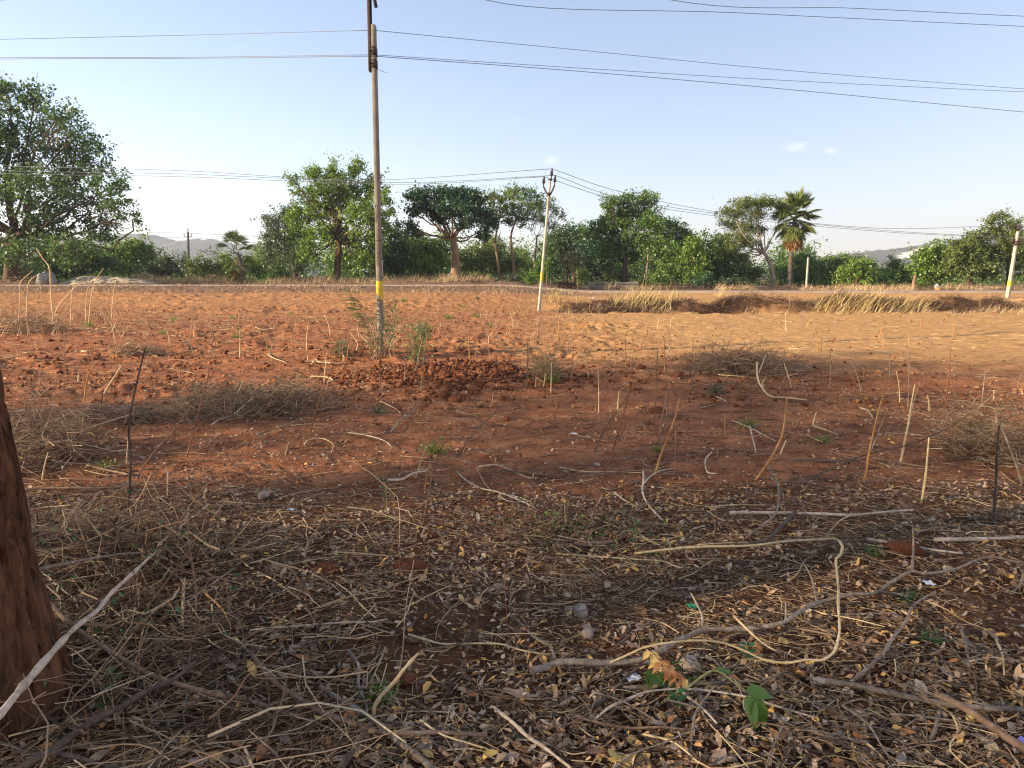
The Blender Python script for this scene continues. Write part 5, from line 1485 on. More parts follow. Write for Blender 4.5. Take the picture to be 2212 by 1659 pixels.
stick(px('B4', [(1160, 1135), (1250, 1180), (1380, 1270), (1440, 1350), (1400, 1430), (1260, 1465), (1100, 1480), (960, 1530)]), 11 * K, 'st_brown', 'thin brown stem hooked back like a fish hook near the wrapper', [.07, .07, .06, .05, .03, .02, .01, .0])
stick(px('M2', [(1055, 965), (1060, 1040), (1050, 1110), (1070, 1170), (1120, 1250), (1200, 1330)]), 16 * .293, 'st_white', 'curved whitish forked stick lying on open red soil', .01, 'fallen_stick', 'stick', .9, [(px('M2', [(1058, 1075), (1110, 1010), (1180, 980), (1285, 955)]), 10 * .293, [.01, .02, .02, .01])])
stick(px('M2', [(1560, 850), (1525, 880), (1512, 930), (1530, 980), (1600, 995)]), 13 * .293, 'st_white', 'small C-shaped pale stick on bare red soil', .01)
stick(px('M2', [(170, 1335), (300, 1230), (400, 1160), (500, 1090)]), 17 * .293, 'st_red', 'upper of two parallel red-brown sticks propped on the twig mat', [.02, .06, .1, .14])
stick(px('M2', [(205, 1335), (310, 1250), (390, 1190)]), 12 * .293, 'st_red', 'lower of two parallel red-brown sticks propped on the twig mat', [.01, .04, .07])
stick(px('M3', [(-150, 1385), (0, 1390), (330, 1395), (560, 1400), (750, 1410), (950, 1405), (1200, 1385)]), 22 * .293, 'st_white', 'long nearly straight whitish pole stick lying behind the vine loop', .03)
stick(px('M3', [(340, 1385), (250, 1470), (150, 1560), (60, 1590), (-80, 1610)]), 28 * .293, 'st_dark', 'thick curved dark grey branch crossing the whitish pole stick', [.05, .03, .02, .01, .0], 'fallen_branch', 'branch')
stick(px('M3', [(120, 1020), (165, 1120), (205, 1200), (210, 1310), (180, 1400), (90, 1480), (-30, 1560)]), 17 * .293, 'st_grey', 'grey S-curved stick rising over the whitish pole stick', [.06, .05, .05, .06, .07, .04, .01])
stick(px('M3', [(310, 1240), (520, 1120), (750, 1010), (900, 960), (1130, 920), (1320, 830), (1500, 730), (1690, 610)]), 9 * .293, 'st_dark', 'very long thin dark whip arching between the upright stalks', [.0, .04, .08, .12, .16, .22, .26, .26])
stick(px('M3', [(275, 1000), (400, 1010), (600, 1020), (850, 1010)]), 15 * .293, 'st_dark', 'dark straight stick with pale tip on open red soil', .01)
stick(px('M2', [(1895, 200), (1895, 290), (1920, 380), (1990, 440), (2100, 470), (2260, 480)]), 13 * .293, 'st_straw', 'pale crooked stick with its upturned end on the thornbrush heap', [.32, .22, .10, .04, .02, .01], 'fallen_stick', 'stick', .8,
      [(px('M2', [(1905, 285), (1930, 220), (1960, 135)]), 8 * .293, [.22, .28, .34]), (px('M2', [(1940, 395), (1935, 350), (1960, 325)]), 9 * .293, [.08, .11, .12])])
stick(px('M1', [(1525, 960), (1590, 1020), (1700, 1070), (1830, 1110), (2000, 1170), (2150, 1240)]), 9 * .293, 'st_white', 'forked pale twig spray fanning over the red soil', .01, 'fallen_stick', 'stick', 1.3,
      [(px('M1', [(1670, 930), (1720, 1020), (1780, 1090)]), 7 * .293, .01), (px('M1', [(1830, 1140), (1900, 1180), (1960, 1195)]), 8 * .293, .01), (px('M1', [(1800, 1100), (2000, 1150), (2160, 1210)]), 7 * .293, .01)])
stick(px('M1', [(490, 180), (465, 185), (470, 170), (490, 165), (500, 185), (560, 187), (640, 190), (680, 180), (695, 150), (685, 130)]), 11 * .293, 'st_straw', 'straw-coloured stem curled into a knot near the ploughed clods', .01)
stick(px('M0', [(160, 1440), (500, 1430), (900, 1440), (1160, 1430), (1230, 1410)]), 18 * KM0, 'st_brown', 'long straight brown stick behind the near trunk tangle', .01)
stick(px('M0', [(800, 1650), (860, 1560), (960, 1490), (1080, 1430), (1160, 1390)]), 13 * KM0, 'st_orange', 'orange arching stem bowing towards the tall dark stalk', [.05, .12, .15, .15, .1])
stick(px('B1', [(-60, 1370), (0, 1310), (150, 1150), (370, 900), (480, 770), (600, 670), (700, 560), (870, 400), (980, 290), (1000, 250), (1170, 110), (1290, 30)]), 24 * KB1, 'st_white', 'long pale grey branch slanting up in front of the near trunk', [.42, .42, .40, .36, .33, .30, .27, .22, .17, .15, .08, .02], 'fallen_branch', 'branch', .6)
stick(px('B1', [(0, 580), (200, 590), (300, 640), (440, 770), (620, 880), (860, 1030), (1030, 1105), (1300, 1180), (1500, 1230), (1857, 1340)]), 24 * KB1, 'st_brown', 'long brown branch running from the near trunk into the litter', [.25, .25, .24, .2, .17, .12, .09, .05, .03, .01], 'fallen_branch', 'branch', 1.25)
stick(px('B1', [(100, 1690), (330, 1560), (560, 1390), (760, 1270), (900, 1180), (1070, 1090), (1210, 985)]), 38 * KB1, 'st_dark', 'thick straight dark grey branch propped up near the trunk foot', [.04, .06, .08, .1, .12, .14, .17], 'fallen_branch', 'branch', .6,
      [(px('B1', [(310, 1570), (500, 1610), (700, 1640), (960, 1630)]), 25 * KB1, [.06, .04, .02, .01])])
stick(px('B1', [(940, 780), (1060, 690), (1250, 540), (1450, 400)]), 15 * KB1, 'st_grey', 'straight grey stick lying parallel to the long slanting pale branch', [.02, .05, .08, .1])
stick(px('B1', [(0, 470), (150, 440), (400, 390), (600, 340), (850, 325), (1000, 345), (1150, 430)]), 16 * KB1, 'st_grey', 'knotty grey branch arching out past the near trunk', [.32, .31, .27, .23, .18, .12, .03], 'fallen_branch', 'branch')
stick(px('B1', [(1250, 540), (1330, 620), (1390, 700), (1430, 800)]), 12 * KB1, 'st_orange', 'bright orange-tan bent stem hooked over the tangle', [.12, .1, .07, .02])
stick(px('B1', [(390, 1080), (440, 1170), (530, 1320), (550, 1500), (545, 1600)]), 12 * KB1, 'st_red', 'thin red-orange twig snaking beside the dark propped branch', [.1, .08, .05, .03, .01])
stick(px('B2', [(0, 705), (200, 680), (400, 655), (650, 650), (820, 635), (940, 600)]), 14 * K, 'st_white', 'long thin pale wavy stick in the leaf litter centre', .03)
stick(px('B2', [(480, 1095), (620, 1190), (790, 1290), (900, 1370), (1000, 1470), (1100, 1560), (1240, 1680)]), 34 * K, 'st_grey', 'stout grey-white branch passing under the brown crossing branch', .01, 'fallen_branch', 'branch', 1.15)
stick(px('B2', [(0, 860), (140, 1050), (300, 1160), (500, 1270), (700, 1360), (850, 1400), (1050, 1430), (1300, 1420), (1620, 1440)]), 29 * K, 'st_brown', 'long brown branch with chopped dark end crossing the grey-white branch', [.05, .05, .05, .05, .05, .06, .05, .03, .02], 'fallen_branch', 'branch', .9)
stick(px('B2', [(600, 1690), (700, 1530), (760, 1430), (840, 1330)]), 38 * K, 'st_dark', 'short thick blackish stick with chopped end', [.02, .05, .07, .09])
stick(px('B2', [(840, 1280), (850, 1220), (900, 1140), (990, 1050), (1060, 960), (1150, 840)]), 26 * K, 'st_straw', 'pale woody root stem rising obliquely from a soil clump', [.0, .03, .07, .12, .17, .22])
stick(px('B2', [(670, 830), (740, 950), (740, 1080), (790, 1200), (800, 1290)]), 21 * K, 'st_grey', 'dark grey crooked stick meeting the pale root stem', .02)
stick(px('B2', [(1170, 1460), (1300, 1550), (1450, 1680)]), 38 * K, 'st_brown', 'decayed grey-brown stick half sunk in leaves', .0)

# ------------------------------------------------------------------ upright stalks
def stalk(c, pl, dpx, m, lab, grp=None, lean=0.0):
    k_ = {'B1': KB1, 'B2': K, 'B3': K, 'B4': K, 'M0': KM0}.get(c, .293)
    pl = px(c, pl) if c else pl
    B = gpt(*pl[0])
    dd = math.hypot(B[1], H_CAM)
    r = .5 * dpx * k_ * dd / F
    W = [B - np.array([0, 0, .03])]
    for i, (a, b) in enumerate(pl[1:]):
        W.append(at(a, b, B[1] + lean * (i + 1)))
    P = cat(np.array(W), 4)
    kk = np.linspace(0, 1, len(P))
    R = r * (1.1 - .55 * kk) * (1 + .06 * rng.normal(size=len(P)))
    v, q = tubes(*capped(P, R), 6)
    put('dry_stalk', MB().add(v - B, q).mesh('dry_stalk', M[m], True), None, lab, 'stalk', grp, None, tuple(B))
STALKS = []
gst = 'upright dry stalks in the field'
GL = {'st_straw': 'plain upright straw-coloured cut stalk standing in red soil', 'st_brown': 'plain upright brown cut stalk standing in red soil', 'st_grey': 'plain upright grey dry stalk standing in red soil', 'st_orange': 'plain upright orange-brown cut stalk standing in red soil'}
for c, pl, d_, m_ in [
 ('M2', [(192, 385), (200, 200), (205, 0)], 9, 'st_brown'), ('M2', [(375, 420), (378, 300), (380, 185)], 10, 'st_straw'), ('M2', [(525, 380), (530, 240), (535, 115)], 9, 'st_brown'), ('M2', [(650, 305), (648, 240), (620, 160)], 8, 'st_straw'), ('M2', [(727, 570), (728, 400), (722, 230)], 9, 'st_straw'),
 ('M2', [(1142, 545), (1155, 300), (1160, 80)], 9, 'st_brown'), ('M2', [(1215, 270), (1212, 130), (1210, 0)], 8, 'st_orange'), ('M2', [(930, 240), (928, 120), (925, 0)], 9, 'st_orange'), ('M2', [(855, 215), (850, 100), (848, 0)], 9, 'st_orange'), ('M2', [(1415, 400), (1418, 200), (1424, 0)], 7, 'st_grey'),
 ('M2', [(865, 550), (872, 460), (880, 390)], 10, 'st_straw'), ('M2', [(1225, 640), (1232, 500), (1240, 330)], 8, 'st_brown'), ('M2', [(1275, 1110), (1290, 900), (1297, 640)], 7, 'st_brown'), ('M2', [(2060, 880), (2085, 820), (2110, 760)], 10, 'st_straw'), ('M2', [(1662, 740), (1658, 640), (1658, 560)], 8, 'st_orange'), ('M2', [(260, 375), (262, 330), (268, 300)], 9, 'st_straw'), ('M2', [(322, 375), (328, 310), (335, 270)], 10, 'st_straw'),
 ('M3', [(1325, 635), (1318, 570), (1310, 515)], 12, 'st_straw'), ('M3', [(1105, 590), (1100, 460), (1080, 340)], 8, 'st_straw'), ('M3', [(1165, 640), (1172, 350), (1175, 70)], 7, 'st_grey'), ('M3', [(590, 485), (595, 330), (590, 180)], 9, 'st_grey'), ('M3', [(830, 500), (780, 340), (720, 200)], 9, 'st_grey'), ('M3', [(310, 480), (280, 370), (250, 280)], 9, 'st_straw'), ('M3', [(460, 745), (475, 690), (490, 640)], 11, 'st_straw'),
 ('M3', [(890, 930), (950, 780), (1020, 610)], 9, 'st_grey'), ('M3', [(1708, 570), (1722, 450), (1735, 340)], 8, 'st_grey'), ('M3', [(1180, 780), (1200, 600), (1255, 410)], 9, 'st_grey'), ('M3', [(1795, 565), (1798, 520), (1797, 480)], 11, 'st_straw'), ('M3', [(1035, 390), (1030, 280), (1025, 190)], 8, 'st_grey'), ('M3', [(250, 250), (252, 210), (250, 170)], 8, 'st_grey'), ('M3', [(1140, 1380), (1180, 1440), (1200, 1320)], 8, 'st_grey'),
 ('M1', [(545, 340), (552, 260), (560, 170)], 10, 'st_straw'), ('M1', [(1140, 340), (1143, 240), (1145, 130)], 8, 'st_grey'), ('M1', [(1215, 260), (1240, 140), (1270, 20)], 8, 'st_grey'), ('M1', [(960, 420), (958, 280), (955, 150)], 8, 'st_brown'), ('M1', [(1210, 1030), (1260, 910), (1300, 800)], 12, 'st_straw'), ('M1', [(1280, 1115), (1305, 1010), (1335, 910)], 13, 'st_orange'), ('M1', [(1618, 160), (1615, 80), (1612, 10)], 8, 'st_orange'), ('M1', [(2035, 385), (2050, 200), (2060, 0)], 8, 'st_brown'), ('M1', [(1785, 490), (1788, 450), (1790, 420)], 9, 'st_straw'), ('M1', [(255, 860), (275, 810), (290, 765)], 9, 'st_straw'),
 ('M0', [(285, 650), (292, 520), (300, 380)], 10, 'st_brown'), ('M0', [(693, 500), (695, 470), (698, 440)], 16, 'st_straw'), ('M0', [(740, 665), (775, 460), (835, 345)], 14, 'st_orange'), ('M0', [(1585, 600), (1590, 480), (1600, 290)], 9, 'st_brown'), ('M0', [(1110, 1250), (1130, 1060), (1140, 960)], 10, 'st_straw'), ('M0', [(360, 1380), (395, 1240), (425, 1130)], 12, 'st_straw'), ('M0', [(390, 1090), (440, 1000), (500, 900)], 18, 'st_brown'),
]:
    stalk(c, pl, d_, m_, GL[m_], gst)
    STALKS.append(COL.objects[-1])
stalk('M2', [(1168, 780), (1195, 600), (1225, 450), (1240, 330)], 14, 'st_brown', 'brown stalk with peeled pale foot beside a round soil clod')
stalk('M2', [(690, 820), (770, 680), (850, 560), (940, 430)], 11, 'st_dark', 'dark leaning stalk crossing a taller red-brown one')
stalk('M2', [(810, 900), (860, 740), (920, 530), (975, 330)], 11, 'st_red', 'tall red-brown stalk crossed by a dark leaning one')
stalk('M2', [(665, 1340), (760, 1030), (840, 840), (930, 640)], 10, 'st_red', 'long thin red-brown stalk rising from the twig mat')
stalk('M2', [(1135, 1010), (1180, 880), (1235, 740), (1290, 590), (1325, 450)], 15, 'st_orange', 'sturdy orange-tan leaning stalk by the forked whitish stick')
stalk('M2', [(1870, 1075), (1950, 960), (2020, 850), (2080, 720), (2105, 560), (2118, 435)], 19, 'st_orange', 'thickest bent orange stalk with thorny stubs leaning steeply')
stalk('M3', [(830, 1185), (860, 1070), (870, 980), (900, 840), (945, 640), (985, 500), (1005, 365)], 16, 'st_orange', 'tall curved golden stalk with bent foot near the long thin whip')
stalk('M3', [(1105, 1040), (1140, 860), (1165, 740), (1190, 580), (1215, 440)], 17, 'st_straw', 'tall straight pale golden stalk next to the curved golden one')
stalk('M3', [(1260, 1340), (1285, 1180), (1300, 1060), (1310, 940), (1320, 830)], 17, 'st_straw', 'shorter stiff pale stalk with cut flat top')
stalk('M3', [(1795, 1500), (1805, 1300), (1815, 1150), (1820, 950), (1838, 740)], 20, 'st_dark', 'tall dark upright stalk standing in the loose twig tangle')
stalk('M3', [(2015, 1180), (1970, 1050), (1920, 920), (1870, 790), (1820, 680)], 20, 'st_grey', 'leaning pale grey branch propped beside the tall dark stalk')
stalk('M3', [(1440, 580), (1455, 460), (1468, 320), (1478, 165)], 11, 'st_red', 'reddish notched stalk at the edge of the sunlit field')
stalk('M3', [(215, 970), (240, 910), (265, 850)], 14, 'st_straw', 'short pale stub beside the thickest bent stalk')
stalk('M1', [(440, 670), (500, 500), (545, 370), (610, 220), (680, 60)], 10, 'st_red', 'long red-brown whip leaning towards the near pole shrub')
stalk('M1', [(1260, 400), (1272, 250), (1285, 120), (1295, 20)], 9, 'st_green', 'thin green-barked stem with tiny leaves near the dark clod mound')
stalk('M1', [(1510, 850), (1660, 690), (1770, 590), (1870, 480), (1960, 370)], 9, 'st_dark', 'long dark slanting stem with green tip leaning over the clods', lean=.12)
stalk('M1', [(1785, 745), (1900, 710), (2050, 640), (2190, 570)], 8, 'st_red', 'low slanting red stem close to the ground right of the clods', lean=.1)
stalk('M1', [(1265, 1380), (1300, 1230), (1330, 1090), (1345, 980), (1310, 850)], 10, 'st_brown', 'brown bare stem with twiggy fork at its tip')
stalk('M1', [(1095, 1550), (1105, 1350), (1090, 1200), (1060, 1150), (850, 970), (650, 870)], 6, 'st_straw', 'hair-thin stem bent over sharply to one side')
stalk('M0', [(1125, 1640), (1150, 1400), (1155, 1150), (1140, 980), (1150, 800), (1200, 560), (1240, 380), (1290, 190)], 20, 'st_dark', 'tallest dark crooked stalk standing behind the trunk tangle')
stalk('M0', [(1640, 1170), (1740, 850), (1800, 600), (1850, 420)], 13, 'st_red', 'red-footed whip stalk with pale feathery upper part')
stalk('M0', [(905, 630), (980, 510), (1075, 360)], 20, 'st_straw', 'stout pale leaning stalk in the ploughed field')
stalk('M0', [(1180, 1330), (1340, 1150), (1500, 970), (1680, 740)], 12, 'st_brown', 'long dark-brown stem slanting behind the tallest dark stalk', lean=.1)
stalk('B1', [(1215, 830), (1213, 560), (1190, 400), (1165, 230), (1160, 110), (1110, 0)], 11, 'st_brown', 'thin upright brown stem bent near its top by the slanting branch')
stalk('B2', [(930, 1270), (1000, 1140), (1020, 1000), (1045, 830), (1065, 560), (1120, 240)], 11, 'st_grey', 'tall thin grey stem rising from the soil clump')
stalk('B3', [(70, 800), (40, 560), (30, 300), (45, 120)], 4, 'st_red', 'hair-thin red stem rising from the gravel patch')
stalk('B2', [(1025, 440), (1020, 250), (1010, 100), (1015, 20)], 5, 'st_red', 'hair-thin red stem rising above the soil lump')
CR['L2'] = (60, 980, .226)
for pl, d_, lab in [
    ([(190, 1500), (215, 1000), (225, 780), (260, 640), (400, 520)], 20, 'curving dry weed stalk with bent tip in front of the boulder'),
    ([(70, 1450), (85, 900), (80, 730), (130, 620), (320, 450)], 18, 'dry weed stalk arching over beside the bent-tip stalk'),
    ([(600, 1450), (760, 1100), (900, 930), (1010, 800), (1130, 700), (1260, 640)], 20, 'long slanting dry weed stalk with side shoot before the sand bank'),
    ([(980, 1450), (1000, 1000), (1020, 780), (1070, 660)], 16, 'short straight dry weed stalk crossing the slanting one'),
    ([(1300, 1450), (1350, 950), (1420, 640), (1570, 410)], 18, 'tall straight dry weed stalk leaning away from the sand bank'),
    ([(1250, 1400), (1270, 860), (1320, 710)], 15, 'low dry weed stalk at the sand bank end'),
    ([(700, 1500), (640, 900), (610, 420), (500, 250), (380, 60)], 24, 'tallest feathery dry grass stalk nodding before the dark tree'),
    ([(1700, 1400), (1740, 900), (1800, 560)], 15, 'thin upright dry weed stalk near the straggly dry brush')]:
    stalk('L2', pl, d_ * .42, 'st_straw', lab)

# ------------------------------------------------------------------ plants around the near pole and green things
def pinnate(mb, st, dr, ln, n, lw, droop=.35):
    k = np.linspace(.12, 1, n)
    P = st + dr * (k[:, None] * ln) - np.array([0, 0, 1]) * (k[:, None] ** 2) * ln * droop
    sd = norm(np.cross(dr, [0, 0, 1.0]))
    for s in (1, -1):
        d = sd * s + dr * .55 - np.array([0, 0, .35])
        v, q = cards(P, np.tile(d, (n, 1)) + rng.normal(size=(n, 3)) * .12, np.tile([0, 0, 1.0], (n, 1)) + rng.normal(size=(n, 3)) * .2, np.full(n, lw * 2.6) * (1.1 - .4 * k), np.full(n, lw)); mb.add(v, q)
def neem():
    B = gpt(800, 768)
    root = thing('neem_sapling', 'fresh green feathery-leaved sapling leaning beside the near pole', 'sapling', B)
    d = B[1] - .1
    P = cat([B - [0, 0, .05], at(796, 720, d), at(780, 690, d), at(762, 655, d), at(745, 622, d)], 5)
    v, q = tubes(P, np.linspace(.014, .006, len(P)), 6); part('stem', MB().add(v, q), M['st_green'], root, True)
    l = MB()
    for k in range(46):
        u = rng.uniform(.38, 1)
        st = P[int(u * (len(P) - 1))]
        a = rng.uniform(0, 6.28); el = rng.uniform(-.2, .9)
        pinnate(l, st, np.array([math.cos(a) * math.cos(el), math.sin(a) * math.cos(el), math.sin(el)]), rng.uniform(.16, .32), 8, .022)
    part('leaves', l, M['leaf_neem'], root)
neem()
def pole_shrub(pxb, pyb, lab, stems, leafn, leafm, h, spread, m='st_brown', leafpos=.5):
    B = gpt(pxb, pyb)
    root = thing('pole_shrub', lab, 'shrub', B)
    s = MB(); tips = []
    for k in range(stems):
        a = rng.uniform(0, 6.28); sp = spread * rng.uniform(.2, 1); hh = h * rng.uniform(.45, 1.1)
        e = B + np.array([math.cos(a) * sp, math.sin(a) * sp * .6, hh])
        P = cat([B + rng.normal(size=3) * [.07, .05, 0] - [0, 0, .03], B + (e - B) * .5 + rng.normal(size=3) * .05, e], 4)
        v, q = tubes(P, np.linspace(.009, .003, len(P)), 5); s.add(v, q); tips.append(P)
        for j in range(3):
            st = P[rng.integers(3, len(P))]; e2 = st + rng.normal(size=3) * [.14, .12, .08] + [0, 0, .1]
            v, q = tubes(np.array([st, (st + e2) / 2 + rng.normal(size=3) * .015, e2]), np.array([.0045, .0035, .002]), 3); s.add(v, q)
    part('stems', s, M[m], root, True)
    if leafn:
        l = MB(); pos = []
        for k in range(leafn):
            P = tips[rng.integers(len(tips))]; pos.append(P[rng.integers(int(len(P) * leafpos), len(P))] + rng.normal(size=3) * .07)
        pos = np.array(pos); n = len(pos)
        v, q = cards(pos, rdir(n, -.2), rdir(n, .9), rng.uniform(.04, .08, n), rng.uniform(.02, .035, n)); l.add(v, q)
        part('leaves', l, M[leafm], root)
pole_shrub(815, 775, 'bushy dry-stemmed shrub growing around the foot of the near pole', 26, 170, 'leaf_neem', .85, .42, 'brush', .45)
pole_shrub(842, 752, 'leafy green shoot climbing the near pole on its far side', 8, 240, 'leaf_neem', 1.05, .28, 'st_green', .4)
pole_shrub(900, 790, 'thin straggly shrub with scattered small green leaves right of the pole shrub', 18, 240, 'leaf_mid', .75, .35, 'st_brown', .3)
pole_shrub(918, 740, 'small dense green bush behind the straggly shrub', 10, 320, 'leaf_neem', .45, .22, 'st_green', .3)
pole_shrub(745, 770, 'low dull weed patch left of the pole shrub', 10, 200, 'leaf_grey', .25, .3, 'st_brown', .2)
def weed(p, lab, m, h, n, grp, me=None):
    mb = MB()
    n = n // 2
    base = np.zeros((n, 3)) + rng.normal(size=(n, 3)) * [h * .22, h * .2, 0]
    blades(mb, base, n, h * .8, np.array([0, 0, 0]), .9, h * .03, .3)
    lp = rng.normal(size=(n * 2, 3)) * [h * .3, h * .3, h * .2] + [0, 0, h * .35]; lp[:, 2] = np.abs(lp[:, 2])
    v, q = cards(lp, rdir(n * 2, .2), rdir(n * 2, .8), np.full(n * 2, h * .16), np.full(n * 2, h * .08)); mb.add(v, q)
    put('weed_tuft', mb.mesh('weed_tuft', M[m]), None, lab, 'weed', grp, None, tuple(p))
for (a, b, h, lab) in [(350, 722, .22, 'plain small green weed tuft in the ploughed field'), (503, 690, .22, None), (512, 728, .25, None), (628, 680, .22, None), (968, 690, .35, None), (1030, 686, .3, None), (930, 710, .2, None), (195, 706, .3, None), (375, 694, .25, None), (1000, 665, .25, None), (872, 655, .3, None), (1060, 705, .2, None), (740, 745, .2, None)]:
    weed(gpt(a, b), 'plain small green weed tuft in the ploughed field', 'leaf_mid', h, 60, 'weed tufts in the ploughed field')
for (a, b, h, m, lab) in [(940, 975, .20, 'leaf_olive', 'wide feathery green weed by the foot of the dark slanting stem'), (820, 890, .16, 'leaf_bluegreen', 'dark bluish weed tuft on the trodden soil left of the clod mound'), (1545, 855, .2, 'leaf_bluegreen', 'dark green weed behind the pale sticks near the thornbrush heap'),
                          (1190, 830, .22, 'leaf_olive', 'yellow-green grass tuft below the reddish weed tangle'), (1615, 925, .16, 'leaf_olive', 'sparse yellowish sprig beside the crossed white sticks'), (1420, 975, .10, 'leaf_mid', 'tiny flat green weed on the bare red soil'), (230, 1010, .12, 'leaf_fresh', 'bright green seedling cluster behind the near trunk'), (1780, 960, .1, 'leaf_mid', 'tiny green weed by the tall golden stalks'), (820, 1520, .12, 'leaf_fresh', 'upright bright grass sprig among the bottom leaves'),
                          (1885, 1205, .08, 'leaf_fresh', 'flat green creeping weed near the reddish soil clod'), (2010, 1390, .08, 'leaf_neem', 'small green creeper beside the knobbly zigzag stick'), (1450, 1480, .12, 'leaf_fresh', 'slim grass blades poking through near the white scrap'), (1960, 1300, .09, 'leaf_neem', 'dark clover-like weed in the right litter')]:
    weed(gpt(a, b), lab, m, h, 70, None)
# three-stem seedlings with dark leaves
def seedling(p, lab, h=.22, n=6):
    root = thing('green_seedling', lab, 'seedling', p)
    P = cat([np.array(p) - [0, 0, .02], np.array(p) + [.01, 0, h * .5], np.array(p) + [-.01, 0, h]], 3)
    v, q = tubes(P, np.linspace(.003, .0015, len(P)), 4); part('stem', MB().add(v, q), M['st_green'], root)
    k = np.arange(n); pos = np.array(p) + np.stack([0 * k, 0 * k, h * (.4 + .6 * k / n)], -1)
    d = np.stack([np.cos(k * 2.2), np.sin(k * 2.2), .2 + 0 * k], -1)
    v, q = cards(pos, d, np.tile([0, 0, 1.0], (n, 1)), np.full(n, .045), np.full(n, .026)); part('leaves', MB().add(v, q), M['leaf_neem'], root)
seedling(gpt(*px('M1', [(1000, 1330)])[0]), 'upright dark green seedling at the edge of the leaf litter', .3, 9)
seedling(gpt(*px('B3', [(915, 250)])[0]), 'upright seedling with drooping dark leaves behind the looped vine', .28, 8)
seedling(gpt(*px('B1', [(720, 1290)])[0]), 'broad-leaved dark seedling by the dark propped branch', .16, 5)
seedling(gpt(*px('B1', [(905, 905)])[0]), 'small shaded green seedling inside the twig tangle', .14, 6)
seedling(gpt(*px('B3', [(1690, 950)])[0]), 'frilly green seedling between sprig and vine loop', .10, 8)
seedling(gpt(*px('B3', [(1210, 1270)])[0]), 'tiny blue-green seedling under the arched pale stem', .09, 7)

# the green-leaved sprig
def big_leaf(base, d, n, L, W):
    d = norm(np.asarray(d, float)); s = norm(np.cross(d, n)); u = np.cross(s, d)
    prof = [(0, .02), (.08, .55), (.25, .98), (.45, .92), (.68, .62), (.86, .28), (1, .01)]
    v = []
    for t, w in prof:
        c = np.asarray(base) + d * L * t - u * L * .22 * t * t
        v += [c + s * W * .5 * w + u * W * .14 * w, c, c - s * W * .5 * w + u * W * .14 * w]
    q = []
    for i in range(len(prof) - 1):
        q += [[3 * i, 3 * i + 1, 3 * i + 4, 3 * i + 3], [3 * i + 1, 3 * i + 2, 3 * i + 5, 3 * i + 4]]
    return np.array(v), q
pl = px('B3', [(1090, 1190), (1200, 1110), (1290, 1080), (1430, 995), (1520, 1010), (1620, 1090), (1680, 1130)])
mb = MB(); P, r_ = stick_mb(mb, pl, 15 * K, [.0, .05, .08, .14, .15, .13, .11], .6)
root = thing('leafy_sprig', 'cut green sprig with heart-shaped fresh leaves drooping over the litter', 'sprig', P[0])
part('stem', mb, M['st_green'], root, True)
e = P[-1]
for (c, dd, L_, W_) in ((e, (.55, -.10, -.02), .095, .055), (e + [0, -.01, -.01], (.06, -.25, -.30), .11, .05), (e + [.02, .0, -.01], (.20, -.22, -.55), .16, .062), (e + [.025, -.02, -.015], (.10, -.12, -.5), .15, .07),
                        (P[int(len(P) * .55)], (.45, .05, -.03), .075, .028)):
    mbl = MB(); v, q = big_leaf(c, dd, np.array([0, -.45, .9]), L_, W_); mbl.add(v, q); part('leaf', mbl, M['leaf_fresh'], root, True)
b = gpt(*px('B3', [(1060, 1180)])[0])
root = thing('leafy_sprig', 'single curled fresh green leaf pair standing beside the cut sprig', 'sprig', b)
P = cat([b - [0, 0, .01], b + [-.01, .02, .04], b + [-.03, .04, .10]], 3); v, q = tubes(P, np.full(len(P), .002), 4); part('stem', MB().add(v, q), M['st_green'], root)
for dd, L_, W_ in (((.25, .0, -.5), .085, .05), ((.6, -.2, -.35), .08, .045)):
    mbl = MB(); v, q = big_leaf(P[-1], dd, np.array([0.3, -.6, .7]), L_, W_); mbl.add(v, q); part('leaf', mbl, M['leaf_fresh'], root, True)
# dried leafy twig with orange-yellow leaflets
pl = px('B3', [(1000, 820), (1050, 860), (1110, 920), (1190, 990), (1270, 1030)])
mb = MB(); P, r_ = stick_mb(mb, pl, 6 * K, [.12, .13, .12, .1, .08], .5)
root = thing('dried_leaf_twig', 'withered twig bearing rows of orange and yellow leaflets on the long crooked branch', 'twig', P[0])
part('stem', mb, M['st_straw'], root)
for i in range(26):
    st = P[rng.integers(1, len(P))]
    mbl = MB(); v, q = big_leaf(st, rng.normal(size=3) * [.9, .5, .3] + [0, -.35, -.5], np.array([0, -.5, .8]), rng.uniform(.035, .055), .024); mbl.add(v, q)
    part('leaflet', mbl, M[['fl_orange', 'fl_yellow'][i % 2]], root, True)

